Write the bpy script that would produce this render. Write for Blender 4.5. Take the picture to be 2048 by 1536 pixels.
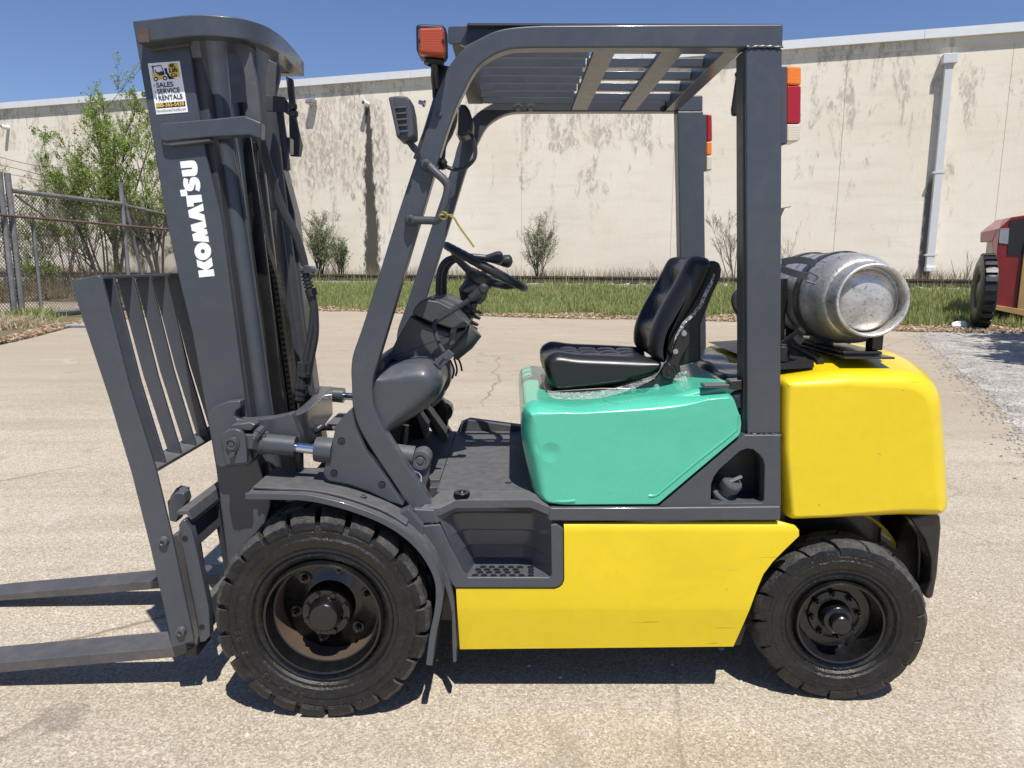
import bpy, bmesh, math, random
import numpy as np
from mathutils import Vector, Matrix, Quaternion
from mathutils.geometry import tessellate_polygon
R = math.radians
random.seed(7)
rng = np.random.default_rng(11)
scene = bpy.context.scene
for o in list(bpy.data.objects):
    bpy.data.objects.remove(o)

# ------------------------------------------------------------------ camera
FPX = 1450.0                                   # focal length in pixels of the 2048 x 1536 photo
CAM = Vector((0.0, -2.185, 1.49))
PITCH = math.atan((768 - 527) / FPX)
ROLL = R(0.2)
cd = bpy.data.cameras.new('camera')
cam = bpy.data.objects.new('camera', cd)
scene.collection.objects.link(cam)
cd.sensor_width = 36.0
cd.lens = 36.0 * FPX / 2048
cd.clip_start = 0.05
cd.clip_end = 2000
cam.location = CAM
MR = Matrix.Rotation(R(90) - PITCH, 3, 'X') @ Matrix.Rotation(ROLL, 3, 'Z')
cam.rotation_euler = MR.to_euler()
scene.camera = cam

# ------------------------------------------------------------------ sky, sun, exposure
SUN_L = Vector((-0.152, 0.468, -1.0)).normalized()      # the way the light travels
world = bpy.data.worlds.new('World')
scene.world = world
world.use_nodes = True
wn = world.node_tree
for n in list(wn.nodes):
    wn.nodes.remove(n)
sky = wn.nodes.new('ShaderNodeTexSky')
sky.sky_type = 'NISHITA'
sky.sun_disc = False
sky.sun_elevation = math.asin(-SUN_L.z)
sky.sun_rotation = math.atan2(-SUN_L.x, -SUN_L.y)
sky.altitude = 150
sky.air_density = 1.0
sky.dust_density = 0.1
sky.ozone_density = 4.5
bg = wn.nodes.new('ShaderNodeBackground')
bg.inputs['Strength'].default_value = 0.078
wo = wn.nodes.new('ShaderNodeOutputWorld')
hue = wn.nodes.new('ShaderNodeMixRGB'); hue.blend_type = 'MULTIPLY'; hue.inputs[0].default_value = 1.0
hue.inputs[2].default_value = (1.06, 1.04, 1.20, 1)
wn.links.new(sky.outputs[0], hue.inputs[1])
wn.links.new(hue.outputs[0], bg.inputs['Color'])
wn.links.new(bg.outputs[0], wo.inputs['Surface'])
sd = bpy.data.lights.new('sun', 'SUN')
sun = bpy.data.objects.new('sun', sd)
scene.collection.objects.link(sun)
sd.energy = 5.0
sd.angle = R(0.53)
sd.color = (1.0, 0.955, 0.89)
sun.rotation_mode = 'QUATERNION'
sun.rotation_quaternion = SUN_L.to_track_quat('-Z', 'Y')
sun.location = (3, -8, 14)
vs = scene.view_settings
vs.view_transform = 'Standard'
vs.look = 'None'
vs.exposure = 0.25
vs.gamma = 1.0
vs.use_curve_mapping = False
scene.render.engine = 'CYCLES'

# ------------------------------------------------------------------ pixels of the photo -> points in the place
def ray(px, py):
    return (MR @ Vector(((px - 1024) / FPX, (768 - py) / FPX, -1.0)))
def P(px, py, Y):
    d = ray(px, py); t = (Y - CAM.y) / d.y
    return CAM + d * t
def PX(px, py, X):
    d = ray(px, py); t = (X - CAM.x) / d.x
    return CAM + d * t
def PZ(px, py, Z):
    d = ray(px, py); t = (Z - CAM.z) / d.z
    return CAM + d * t
def PP(px, py, p0, n):
    d = ray(px, py); t = (Vector(p0) - CAM).dot(n) / d.dot(n)
    return CAM + d * t

# ------------------------------------------------------------------ materials
MATS = {}
def nmat(name):
    m = bpy.data.materials.new(name); m.use_nodes = True
    nt = m.node_tree
    for n in list(nt.nodes): nt.nodes.remove(n)
    out = nt.nodes.new('ShaderNodeOutputMaterial')
    b = nt.nodes.new('ShaderNodeBsdfPrincipled')
    nt.links.new(b.outputs[0], out.inputs['Surface'])
    MATS[name] = m
    return m, nt, b, out
class NT:
    def __init__(s, nt): s.nt = nt
    def n(s, t, **k):
        x = s.nt.nodes.new(t)
        for a, v in k.items(): setattr(x, a, v)
        return x
    def link(s, a, b): s.nt.links.new(a, b)
    def coord(s, scale=(1, 1, 1), kind='Object', loc=(0, 0, 0)):
        tc = s.n('ShaderNodeTexCoord'); mp = s.n('ShaderNodeMapping')
        mp.inputs['Scale'].default_value = scale
        mp.inputs['Location'].default_value = loc
        s.link(tc.outputs[kind], mp.inputs[0]); return mp.outputs[0]
    def noise(s, vec, scale, detail=4, rough=0.55, dist=0.0):
        x = s.n('ShaderNodeTexNoise'); x.inputs['Scale'].default_value = scale
        x.inputs['Detail'].default_value = detail; x.inputs['Roughness'].default_value = rough
        x.inputs['Distortion'].default_value = dist
        s.link(vec, x.inputs['Vector']); return x.outputs['Fac']
    def voro(s, vec, scale, feature='F1', out='Distance'):
        x = s.n('ShaderNodeTexVoronoi'); x.feature = feature; x.inputs['Scale'].default_value = scale
        s.link(vec, x.inputs['Vector']); return x.outputs[out]
    def ramp(s, fac, pts):
        x = s.n('ShaderNodeValToRGB'); el = x.color_ramp.elements
        while len(el) > 1: el.remove(el[-1])
        el[0].position = pts[0][0]; c = pts[0][1]; el[0].color = (c, c, c, 1) if not hasattr(c, '__len__') else (*c, 1)
        for p, c in pts[1:]:
            e = el.new(p); e.color = (c, c, c, 1) if not hasattr(c, '__len__') else (*c, 1)
        s.link(fac, x.inputs[0]); return x.outputs[0]
    def mix(s, fac, a, b, mode='MIX'):
        x = s.n('ShaderNodeMixRGB', blend_type=mode)
        for i, v in ((0, fac), (1, a), (2, b)):
            if hasattr(v, 'is_linked') or hasattr(v, 'links'): s.link(v, x.inputs[i])
            elif i == 0: x.inputs[0].default_value = v
            else: x.inputs[i].default_value = (*v, 1)
        return x.outputs[0]
    def math(s, op, a, b=None, clamp=False):
        x = s.n('ShaderNodeMath', operation=op); x.use_clamp = clamp
        for i, v in ((0, a), (1, b)):
            if v is None: continue
            if hasattr(v, 'links'): s.link(v, x.inputs[i])
            else: x.inputs[i].default_value = v
        return x.outputs[0]
    def bump(s, h, strength, dist, b):
        x = s.n('ShaderNodeBump'); x.inputs['Strength'].default_value = strength
        x.inputs['Distance'].default_value = dist
        s.link(h, x.inputs['Height']); s.link(x.outputs[0], b.inputs['Normal']); return x

def paint(name, col, rough=0.4, settle=0.0, scratch=0.0, coat=0.0, var=0.12, dirt=0.0, dirtcol=(0.18, 0.15, 0.11), metal=0.0, bump=0.0, bscale=14, spec=0.5, wear=None):
    m, nt, b, out = nmat(name); k = NT(nt)
    v = k.coord()
    n1 = k.noise(v, 3.1, 5, 0.6)
    n2 = k.noise(v, 26, 4, 0.6)
    lo = tuple(c * (1 - var) for c in col); hi = tuple(min(1, c * (1 + var)) for c in col)
    c = k.mix(k.ramp(n1, [(0.3, 0.0), (0.7, 1.0)]), lo, hi)
    if dirt > 0:
        d = k.math('MULTIPLY', k.ramp(n2, [(0.45, 0.0), (0.75, 1.0)]), k.ramp(n1, [(0.35, 0.2), (0.7, 1.0)]))
        c = k.mix(k.math('MULTIPLY', d, dirt), c, dirtcol)
    if wear:
        w = k.ramp(k.noise(v, 9, 6, 0.7, 0.6), [(wear[0], 0.0), (wear[0] + 0.05, 1.0)])
        c = k.mix(w, c, wear[1])
    r = k.math('ADD', k.math('MULTIPLY', n2, 0.22), rough - 0.11)
    if scratch:
        s1 = k.noise(k.coord((2.2, 1, 55)), 1.6, 2, 0.4, 0.6); s2 = k.noise(k.coord((30, 1, 3.5), 'Object', (3, 0, 1)), 1.5, 2, 0.4, 0.8)
        sm = k.ramp(s1, [(0.725, 0.0), (0.74, 1.0)])
        sm = k.math('MULTIPLY', sm, k.ramp(n1, [(0.45, 0.0), (0.55, 1.0)]))
        c = k.mix(k.math('MULTIPLY', sm, scratch), c, tuple(q * .35 for q in col))
        g_ = k.noise(k.coord((1.2, 1, 2.0), 'Object', (1, 2, 3)), 2.6, 6, 0.7, 0.4)
        c = k.mix(k.math('MULTIPLY', k.ramp(g_, [(0.5, 0.0), (0.72, 1.0)]), .28), c, tuple(q * .72 for q in col))
        ch = k.ramp(k.noise(v, 48, 3, 0.5), [(0.755, 0.0), (0.765, 1.0)])
        c = k.mix(k.math('MULTIPLY', ch, scratch), c, (0.10, 0.09, 0.07))
    if settle:
        gm = k.n('ShaderNodeNewGeometry'); sx = k.n('ShaderNodeSeparateXYZ'); k.link(gm.outputs['Normal'], sx.inputs[0])
        up_ = k.math('MULTIPLY', k.ramp(sx.outputs['Z'], [(0.35, 0.0), (0.95, 1.0)]), k.ramp(n2, [(0.3, 0.35), (0.7, 1.0)]))
        up_ = k.math('MULTIPLY', up_, settle); c = k.mix(up_, c, dirtcol); r = k.math('ADD', r, k.math('MULTIPLY', up_, .35))
    k.link(c, b.inputs['Base Color'])
    k.link(r, b.inputs['Roughness'])
    b.inputs['Metallic'].default_value = metal
    b.inputs['Coat Weight'].default_value = coat
    b.inputs['Coat Roughness'].default_value = 0.08
    b.inputs['Specular IOR Level'].default_value = spec
    if bump > 0:
        h = k.noise(v, bscale, 3, 0.5)
        k.bump(h, 0.5, bump, b)
    return m

paint('grey_paint', (0.052, 0.060, 0.073), 0.36, coat=0.25, var=0.10, dirt=0.16, dirtcol=(0.13, 0.12, 0.11), settle=.45, bump=0.0012, bscale=22)
paint('grey_dusty', (0.064, 0.068, 0.077), 0.55, coat=0.0, var=0.15, dirt=0.5, dirtcol=(0.145, 0.138, 0.13), settle=.45, bump=0.001, bscale=40)
paint('grey_inner', (0.045, 0.048, 0.055), 0.45, coat=0.0, var=0.2, dirt=0.5, dirtcol=(0.09, 0.07, 0.05))
paint('yellow_paint', (0.70, 0.525, 0.007), 0.33, coat=0.35, var=0.04, dirt=0.14, dirtcol=(0.40, 0.28, 0.04), scratch=.55, bump=0.0022, bscale=7)
paint('green_paint', (0.075, 0.47, 0.315), 0.27, coat=0.55, var=0.05, dirt=0.0, scratch=.4, bump=0.003, bscale=5)
def dent(matname, centre, r, depth):
    m = MATS[matname]; nt = m.node_tree; k = NT(nt); b = [n for n in nt.nodes if n.type == 'BSDF_PRINCIPLED'][0]; bu = [n for n in nt.nodes if n.type == 'BUMP'][0]
    v = k.coord(); d = k.n('ShaderNodeVectorMath', operation='DISTANCE'); k.link(v, d.inputs[0]); d.inputs[1].default_value = centre
    h = k.ramp(k.math('DIVIDE', d.outputs['Value'], r), [(0.0, 0.0), (0.35, 0.25), (1.0, 1.0)])
    x = k.n('ShaderNodeBump'); x.inputs['Strength'].default_value = 1; x.inputs['Distance'].default_value = depth
    k.link(h, x.inputs['Height']); k.link(bu.outputs[0], x.inputs['Normal']); k.link(x.outputs[0], b.inputs['Normal'])
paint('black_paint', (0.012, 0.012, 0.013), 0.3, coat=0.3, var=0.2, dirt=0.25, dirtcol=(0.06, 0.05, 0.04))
paint('black_plastic', (0.018, 0.018, 0.020), 0.42, coat=0.0, var=0.2)
paint('light_plastic', (0.050, 0.056, 0.066), 0.5, coat=0.0, var=0.15, bump=0.0006, bscale=80)
paint('dash_plastic', (0.045, 0.050, 0.054), 0.45, coat=0.1, var=0.12, dirt=0.35, dirtcol=(0.1, 0.095, 0.08))
paint('rubber_hose', (0.030, 0.032, 0.037), 0.4, coat=0.0, var=0.2)
paint('rim_black', (0.006, 0.006, 0.007), 0.26, coat=0.4, var=0.3, dirt=0.35, dirtcol=(0.035, 0.028, 0.022), bump=0.0015, bscale=60)
paint('rim_dust', (0.10, 0.068, 0.042), 0.9, coat=0.0, var=0.4, dirt=0.6, dirtcol=(0.03, 0.02, 0.014), bump=0.004, bscale=70)
paint('steel_worn', (0.085, 0.085, 0.09), 0.45, coat=0.0, var=0.25, dirt=0.7, dirtcol=(0.20, 0.14, 0.10), metal=0.2, wear=(0.68, (0.17, 0.09, 0.05)))
paint('rust', (0.075, 0.050, 0.040), 0.8, coat=0.0, var=0.4, dirt=0.6, dirtcol=(0.05, 0.035, 0.03), bump=0.002, bscale=60)
paint('zinc', (0.55, 0.56, 0.58), 0.3, coat=0.0, var=0.1, metal=0.9)
paint('white_print', (0.83, 0.84, 0.85), 0.4, coat=0.0, var=0.02)
paint('navy_print', (0.012, 0.014, 0.07), 0.4, coat=0.0, var=0.02)
paint('black_print', (0.012, 0.012, 0.02), 0.4, coat=0.0, var=0.02)
paint('gold_print', (0.72, 0.50, 0.06), 0.4, coat=0.0, var=0.05)
paint('strap_yellow', (0.30, 0.25, 0.06), 0.6, coat=0.0, var=0.2)
paint('red_machine', (0.19, 0.010, 0.013), 0.35, coat=0.2, var=0.1, dirt=0.2)
paint('red_machine_lit', (0.30, 0.16, 0.15), 0.5, coat=0.0, var=0.15, dirt=0.3)  # paler red: light on the machine's left faces put into the colour
paint('tan_machine', (0.36, 0.24, 0.09), 0.6, coat=0.0, var=0.2, dirt=0.4)
paint('galvanised', (0.32, 0.35, 0.38), 0.5, coat=0.0, var=0.25, dirt=0.5, dirtcol=(0.22, 0.16, 0.11), metal=0.4)
paint('old_pipe', (0.20, 0.205, 0.21), 0.6, var=0.35, dirt=0.9, dirtcol=(0.11, 0.075, 0.055), metal=0.2)
paint('joint_filler', (0.50, 0.42, 0.31), 0.9)
paint('rusty_pipe', (0.13, 0.085, 0.07), 0.8, coat=0.0, var=0.35, dirt=0.4)
paint('wire', (0.07, 0.06, 0.055), 0.6, coat=0.0, var=0.3, metal=0.3)
paint('coping_metal', (0.72, 0.74, 0.74), 0.5, coat=0.0, var=0.04)
paint('downspout_metal', (0.62, 0.63, 0.62), 0.45, coat=0.0, var=0.05)
paint('rail_steel', (0.065, 0.045, 0.038), 0.8, coat=0.0, var=0.3)
paint('sleeper_wood', (0.045, 0.035, 0.028), 0.9, coat=0.0, var=0.4)
paint('ballast', (0.50, 0.49, 0.47), 0.95, coat=0.0, var=0.3, bump=0.05, bscale=22)
paint('bark', (0.065, 0.052, 0.045), 0.9, coat=0.0, var=0.35)
paint('twig', (0.20, 0.155, 0.13), 0.9, coat=0.0, var=0.25)
paint('cloth_white', (0.8, 0.8, 0.8), 0.8, coat=0.0, var=0.03)

def seat_mat():
    m, nt, b, out = nmat('seat_vinyl'); k = NT(nt)
    v = k.coord()
    b.inputs['Base Color'].default_value = (0.0125, 0.0125, 0.0135, 1)
    k.link(k.math('ADD', k.math('MULTIPLY', k.noise(v, 12, 3), 0.12), 0.30), b.inputs['Roughness'])
    k.bump(k.noise(v, 420, 2), 0.25, 0.0006, b)
seat_mat()
def tyre_mat():
    m, nt, b, out = nmat('tyre_rubber'); k = NT(nt)
    v = k.coord()
    n = k.noise(v, 9, 6, 0.65); f = k.noise(v, 75, 5, 0.7)
    c = k.mix(k.ramp(n, [(0.3, 0.0), (0.72, 1.0)]), (0.003, 0.003, 0.003), (0.014, 0.013, 0.0125))
    c = k.mix(k.math('MULTIPLY', k.ramp(f, [(0.52, 0.0), (0.72, 1.0)]), 0.25), c, (0.085, 0.078, 0.070))
    k.link(c, b.inputs['Base Color'])
    k.link(k.ramp(n, [(0.3, 0.20), (0.7, 0.46)]), b.inputs['Roughness'])
    k.bump(k.math('ADD', f, k.noise(v, 25, 5, 0.7)), 0.8, 0.004, b)
    m, nt, b, out = nmat('tread_rubber'); k = NT(nt)
    v = k.coord()
    n = k.noise(v, 14, 6, 0.7); f = k.noise(v, 110, 4, 0.7)
    c = k.mix(k.ramp(n, [(0.35, 0.0), (0.65, 1.0)]), (0.014, 0.014, 0.014), (0.075, 0.071, 0.066))
    c = k.mix(k.math('MULTIPLY', k.ramp(f, [(0.5, 0.0), (0.7, 1.0)]), 0.5), c, (0.14, 0.13, 0.115))
    k.link(c, b.inputs['Base Color']); b.inputs['Roughness'].default_value = 0.75
    k.bump(k.math('ADD', f, n), 0.9, 0.006, b)
tyre_mat()
def alu_mat():
    m, nt, b, out = nmat('tank_aluminium'); k = NT(nt)
    v = k.coord()
    n = k.noise(v, 6, 7, 0.7, 0.8); f = k.noise(v, 55, 6, 0.75, 1.2); s = k.noise(k.coord((3, 0.6, 3)), 30, 5, 0.7, 1.0)
    c = k.mix(k.ramp(n, [(0.33, 0.0), (0.66, 1.0)]), (0.42, 0.40, 0.375), (0.78, 0.765, 0.73))
    c = k.mix(k.math('MULTIPLY', k.ramp(f, [(0.55, 0.0), (0.62, 1.0)]), 0.6), c, (0.15, 0.14, 0.125))
    c = k.mix(k.math('MULTIPLY', k.ramp(s, [(0.60, 0.0), (0.64, 1.0)]), 0.7), c, (0.10, 0.09, 0.08))
    k.link(c, b.inputs['Base Color']); b.inputs['Metallic'].default_value = 0.75
    k.link(k.ramp(n, [(0.3, 0.55), (0.7, 0.36)]), b.inputs['Roughness'])
    k.bump(k.math('ADD', f, n), 0.35, 0.002, b)
alu_mat()
def chrome():
    m, nt, b, out = nmat('chrome')
    b.inputs['Base Color'].default_value = (0.75, 0.77, 0.80, 1); b.inputs['Metallic'].default_value = 1
    b.inputs['Roughness'].default_value = 0.12
chrome()
def lens(name, col, rough=0.25):
    m, nt, b, out = nmat(name); k = NT(nt)
    v = k.coord()
    b.inputs['Base Color'].default_value = (*col, 1); b.inputs['Roughness'].default_value = rough
    b.inputs['Coat Weight'].default_value = 0.6; b.inputs['Coat Roughness'].default_value = 0.05
    b.inputs['Subsurface Weight'].default_value = 0.25
    b.inputs['Subsurface Radius'].default_value = (0.02, 0.01, 0.005)
    w = k.n('ShaderNodeTexWave'); w.inputs['Scale'].default_value = 45; k.link(v, w.inputs['Vector'])
    w.bands_direction = 'Z'
    k.bump(w.outputs['Fac'], 0.25, 0.001, b)
lens('lens_amber', (0.78, 0.20, 0.012)); lens('lens_orange', (0.36, 0.055, 0.010), 0.35); lens('lens_red', (0.36, 0.004, 0.008)); lens('lens_clear', (0.62, 0.56, 0.45), 0.12)
def film():
    m, nt, b, out = nmat('clear_film'); k = NT(nt)
    b.inputs['Base Color'].default_value = (0.8, 0.82, 0.82, 1); b.inputs['Roughness'].default_value = 0.12
    b.inputs['Specular IOR Level'].default_value = 1.0
    k.link(k.ramp(k.noise(k.coord(), 60, 5, 0.7, 1.5), [(0.44, 0.14), (0.6, 0.75)]), b.inputs['Alpha'])
    k.bump(k.noise(k.coord(), 40, 5, 0.7, 1.5), 1.0, 0.012, b)
film()

# ------------------------------------------------------------------ objects and the tree of parts
ORG = {}
COL = scene.collection
def root(name, label, cat, loc, group=None):
    o = bpy.data.objects.new(name, None); COL.objects.link(o)
    o.empty_display_size = 0.2
    o.location = loc; o['label'] = label; o['category'] = cat
    if group: o['group'] = group
    ORG[o.name] = Vector(loc); return o
def tag(o, label, cat, group=None):
    o['label'] = label; o['category'] = cat
    if group: o['group'] = group
    return o
def make(name, geo, mat, parent=None, smooth=35, bevel=0.0, seg=2, kind=None, label=None, origin=None, mats=None, faceidx=None):
    verts, faces = geo
    off = Vector((0, 0, 0))
    if parent is not None: off = ORG[parent.name]
    elif origin is not None: off = Vector(origin)
    me = bpy.data.meshes.new(name)
    if isinstance(verts, np.ndarray):
        v = verts - np.array(off)[None, :]
        me.vertices.add(len(v)); me.vertices.foreach_set('co', v.astype(np.float32).ravel())
        nl = faces.shape[1]; nf = len(faces)
        me.loops.add(nf * nl); me.loops.foreach_set('vertex_index', faces.astype(np.int32).ravel())
        me.polygons.add(nf); me.polygons.foreach_set('loop_start', np.arange(0, nf * nl, nl, dtype=np.int32))
        me.update(calc_edges=True)
    else:
        me.from_pydata([tuple(Vector(v) - off) for v in verts], [], faces)
        bm = bmesh.new(); bm.from_mesh(me)
        bmesh.ops.recalc_face_normals(bm, faces=bm.faces); bm.to_mesh(me); bm.free()
    if mats:
        for m_ in mats: me.materials.append(MATS[m_])
        if faceidx is not None: me.polygons.foreach_set('material_index', np.array(faceidx, dtype=np.int32))
    else: me.materials.append(MATS[mat])
    if smooth:
        me.polygons.foreach_set('use_smooth', [True] * len(me.polygons))
        me.set_sharp_from_angle(angle=R(smooth))
    o = bpy.data.objects.new(name, me); COL.objects.link(o)
    if parent is not None: o.parent = parent
    else: o.location = off
    ORG[o.name] = off
    if bevel > 0:
        md = o.modifiers.new('bevel', 'BEVEL'); md.width = bevel; md.segments = seg
        md.limit_method = 'ANGLE'; md.angle_limit = R(40); md.harden_normals = True
    if bevel <= 0 and smooth and not isinstance(verts, np.ndarray) and max(len(f) for f in faces) > 16:
        md = o.modifiers.new('weighted_normal', 'WEIGHTED_NORMAL'); md.mode = 'FACE_AREA'; md.weight = 80; md.keep_sharp = True
    if kind: o['kind'] = kind
    if label: o['label'] = label
    return o
def merge(*gs):
    V = []; F = []
    for v, f in gs:
        b = len(V); V += [Vector(x) for x in v]; F += [[i + b for i in q] for q in f]
    return V, F
def xf(g, M):
    return [M @ Vector(v) for v in g[0]], g[1]
def poly(front, back):
    n = len(front)
    V = list(front) + list(back)
    F = [list(range(n - 1, -1, -1)), list(range(n, 2 * n))]
    for i in range(n):
        j = (i + 1) % n; F.append([i, j, n + j, n + i])
    return V, F
def slab(pts, Y, t):
    """outline read off the photo on the plane y=Y, thickened away from the viewer by t"""
    w = [P(x, y, Y) for x, y in pts]
    return poly(w, [v + Vector((0, t, 0)) for v in w])
def slabw(xz, y0, y1):
    return poly([Vector((x, y0, z)) for x, z in xz], [Vector((x, y1, z)) for x, z in xz])
def slab_holes(outer, holes, Y, t):
    rings = [[P(x, y, Y) for x, y in r] for r in [outer] + holes]
    V = [v for r in rings for v in r]; n = len(V)
    tris = tessellate_polygon([[Vector((v.x, v.z, 0)) for v in r] for r in rings])
    V2 = V + [v + Vector((0, t, 0)) for v in V]
    F = [list(q) for q in tris] + [[i + n for i in q][::-1] for q in tris]
    b = 0
    for r in rings:
        m = len(r)
        for i in range(m):
            j = (i + 1) % m; F.append([b + i, b + j, n + b + j, n + b + i])
        b += m
    return V2, F
def box(c, s, rot=None):
    c = Vector(c); hx, hy, hz = s[0] / 2, s[1] / 2, s[2] / 2
    V = [Vector((x, y, z)) for x in (-hx, hx) for y in (-hy, hy) for z in (-hz, hz)]
    if rot is not None: V = [rot @ v for v in V]
    V = [v + c for v in V]
    return V, [[0, 1, 3, 2], [4, 6, 7, 5], [0, 4, 5, 1], [2, 3, 7, 6], [0, 2, 6, 4], [1, 5, 7, 3]]
def box2(a, b):
    a = Vector(a); b = Vector(b)
    return box((a + b) / 2, (abs(b.x - a.x), abs(b.y - a.y), abs(b.z - a.z)))
def cr(pts, n=6):
    pts = [Vector(p) for p in pts]; out = []
    for i in range(len(pts) - 1):
        p0 = pts[max(i - 1, 0)]; p1 = pts[i]; p2 = pts[i + 1]; p3 = pts[min(i + 2, len(pts) - 1)]
        for k in range(n):
            t = k / n
            out.append(0.5 * ((2 * p1) + (p2 - p0) * t + (2 * p0 - 5 * p1 + 4 * p2 - p3) * t * t + (3 * p1 - p0 - 3 * p2 + p3) * t ** 3))
    out.append(pts[-1]); return out
def cr2(pts, n=5, closed=True):
    """smooth a closed 2-D outline"""
    out = []; m = len(pts)
    for i in range(m if closed else m - 1):
        if closed: p0, p1, p2, p3 = pts[i - 1], pts[i], pts[(i + 1) % m], pts[(i + 2) % m]
        else: p0, p1, p2, p3 = pts[max(i - 1, 0)], pts[i], pts[i + 1], pts[min(i + 2, m - 1)]
        for k in range(n):
            t = k / n
            out.append(tuple(0.5 * (2 * b + (c - a) * t + (2 * a - 5 * b + 4 * c - d) * t * t + (3 * b - a - 3 * c + d) * t ** 3) for a, b, c, d in zip(p0, p1, p2, p3)))
    if not closed: out.append(pts[-1])
    return out
def tube(path, r, n=12, cap=True):
    path = [Vector(p) for p in path]; m = len(path)
    rr = r if hasattr(r, '__len__') else [r] * m
    V = []; F = []; up = None
    for i, p in enumerate(path):
        t = (path[min(i + 1, m - 1)] - path[max(i - 1, 0)]).normalized()
        if up is None:
            up = t.orthogonal().normalized()
        else:
            up = (up - t * up.dot(t)).normalized()
        s = t.cross(up)
        for k in range(n):
            a = 2 * math.pi * k / n
            V.append(p + (up * math.cos(a) + s * math.sin(a)) * rr[i])
    for i in range(m - 1):
        for k in range(n):
            j = (k + 1) % n
            F.append([i * n + k, i * n + j, (i + 1) * n + j, (i + 1) * n + k])
    if cap:
        F.append(list(range(n))[::-1]); F.append([(m - 1) * n + k for k in range(n)])
    return V, F
def cyl(p0, p1, r0, r1=None, n=20):
    return tube([p0, p1], [r0, r0 if r1 is None else r1], n)
def lathe(prof, org, axis=(0, 1, 0), n=48, arc=None):
    """prof: (along, radius); spun about axis through org"""
    ax = Vector(axis).normalized(); u = ax.orthogonal().normalized()
    if abs(ax.y) > 0.9: u = (Vector((0, 0, 1)) - ax * ax.z).normalized()
    w = ax.cross(u); V = []; F = []; m = len(prof)
    for k in range(n):
        a = 2 * math.pi * k / n
        d = u * math.cos(a) + w * math.sin(a)
        for (t, r) in prof: V.append(Vector(org) + ax * t + d * r)
    for k in range(n):
        j = (k + 1) % n
        for i in range(m - 1):
            F.append([k * m + i, k * m + i + 1, j * m + i + 1, j * m + i])
    return V, F
def sweep(path, prof, up=(0, 0, 1)):
    """prof: (side, up) closed outline carried along path, upright"""
    path = [Vector(p) for p in path]; m = len(path); n = len(prof); V = []; F = []; up = Vector(up)
    for i, p in enumerate(path):
        a = path[max(i - 1, 0)]; b = path[min(i + 1, m - 1)]
        t = (b - a).normalized(); s = t.cross(up).normalized(); u = s.cross(t).normalized()
        k = 1.0
        if 0 < i < m - 1:
            t1 = (path[i] - a).normalized(); t2 = (b - path[i]).normalized()
            k = 1 / max(0.5, math.sqrt((1 + t1.dot(t2)) / 2))
        for (x, z) in prof: V.append(p + s * x * k + u * z)
    for i in range(m - 1):
        for q in range(n):
            j = (q + 1) % n
            F.append([i * n + q, i * n + j, (i + 1) * n + j, (i + 1) * n + q])
    F.append(list(range(n))[::-1]); F.append([(m - 1) * n + k for k in range(n)])
    return V, F
def ribbon(path, y0, y1, t):
    """path in (x,z) seen from the side, spread from y0 to y1, thickness t below"""
    up = []; lo = []; m = len(path)
    for i, (x, z) in enumerate(path):
        a = path[max(i - 1, 0)]; b = path[min(i + 1, m - 1)]
        dx, dz = b[0] - a[0], b[1] - a[1]; l = math.hypot(dx, dz)
        up.append((x, z)); lo.append((x + dz / l * t, z - dx / l * t))
    V = []; F = []
    for y in (y0, y1):
        V += [Vector((x, y, z)) for x, z in up] + [Vector((x, y, z)) for x, z in lo]
    k = 2 * m
    for i in range(m - 1):
        F.append([i, i + 1, m + i + 1, m + i])
        F.append([k + i, k + m + i, k + m + i + 1, k + i + 1])
        F.append([i, k + i, k + i + 1, i + 1])
        F.append([m + i, m + i + 1, k + m + i + 1, k + m + i])
    F.append([0, m, k + m, k]); F.append([m - 1, k + m - 1, k + 2 * m - 1, 2 * m - 1])
    return V, F
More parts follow.
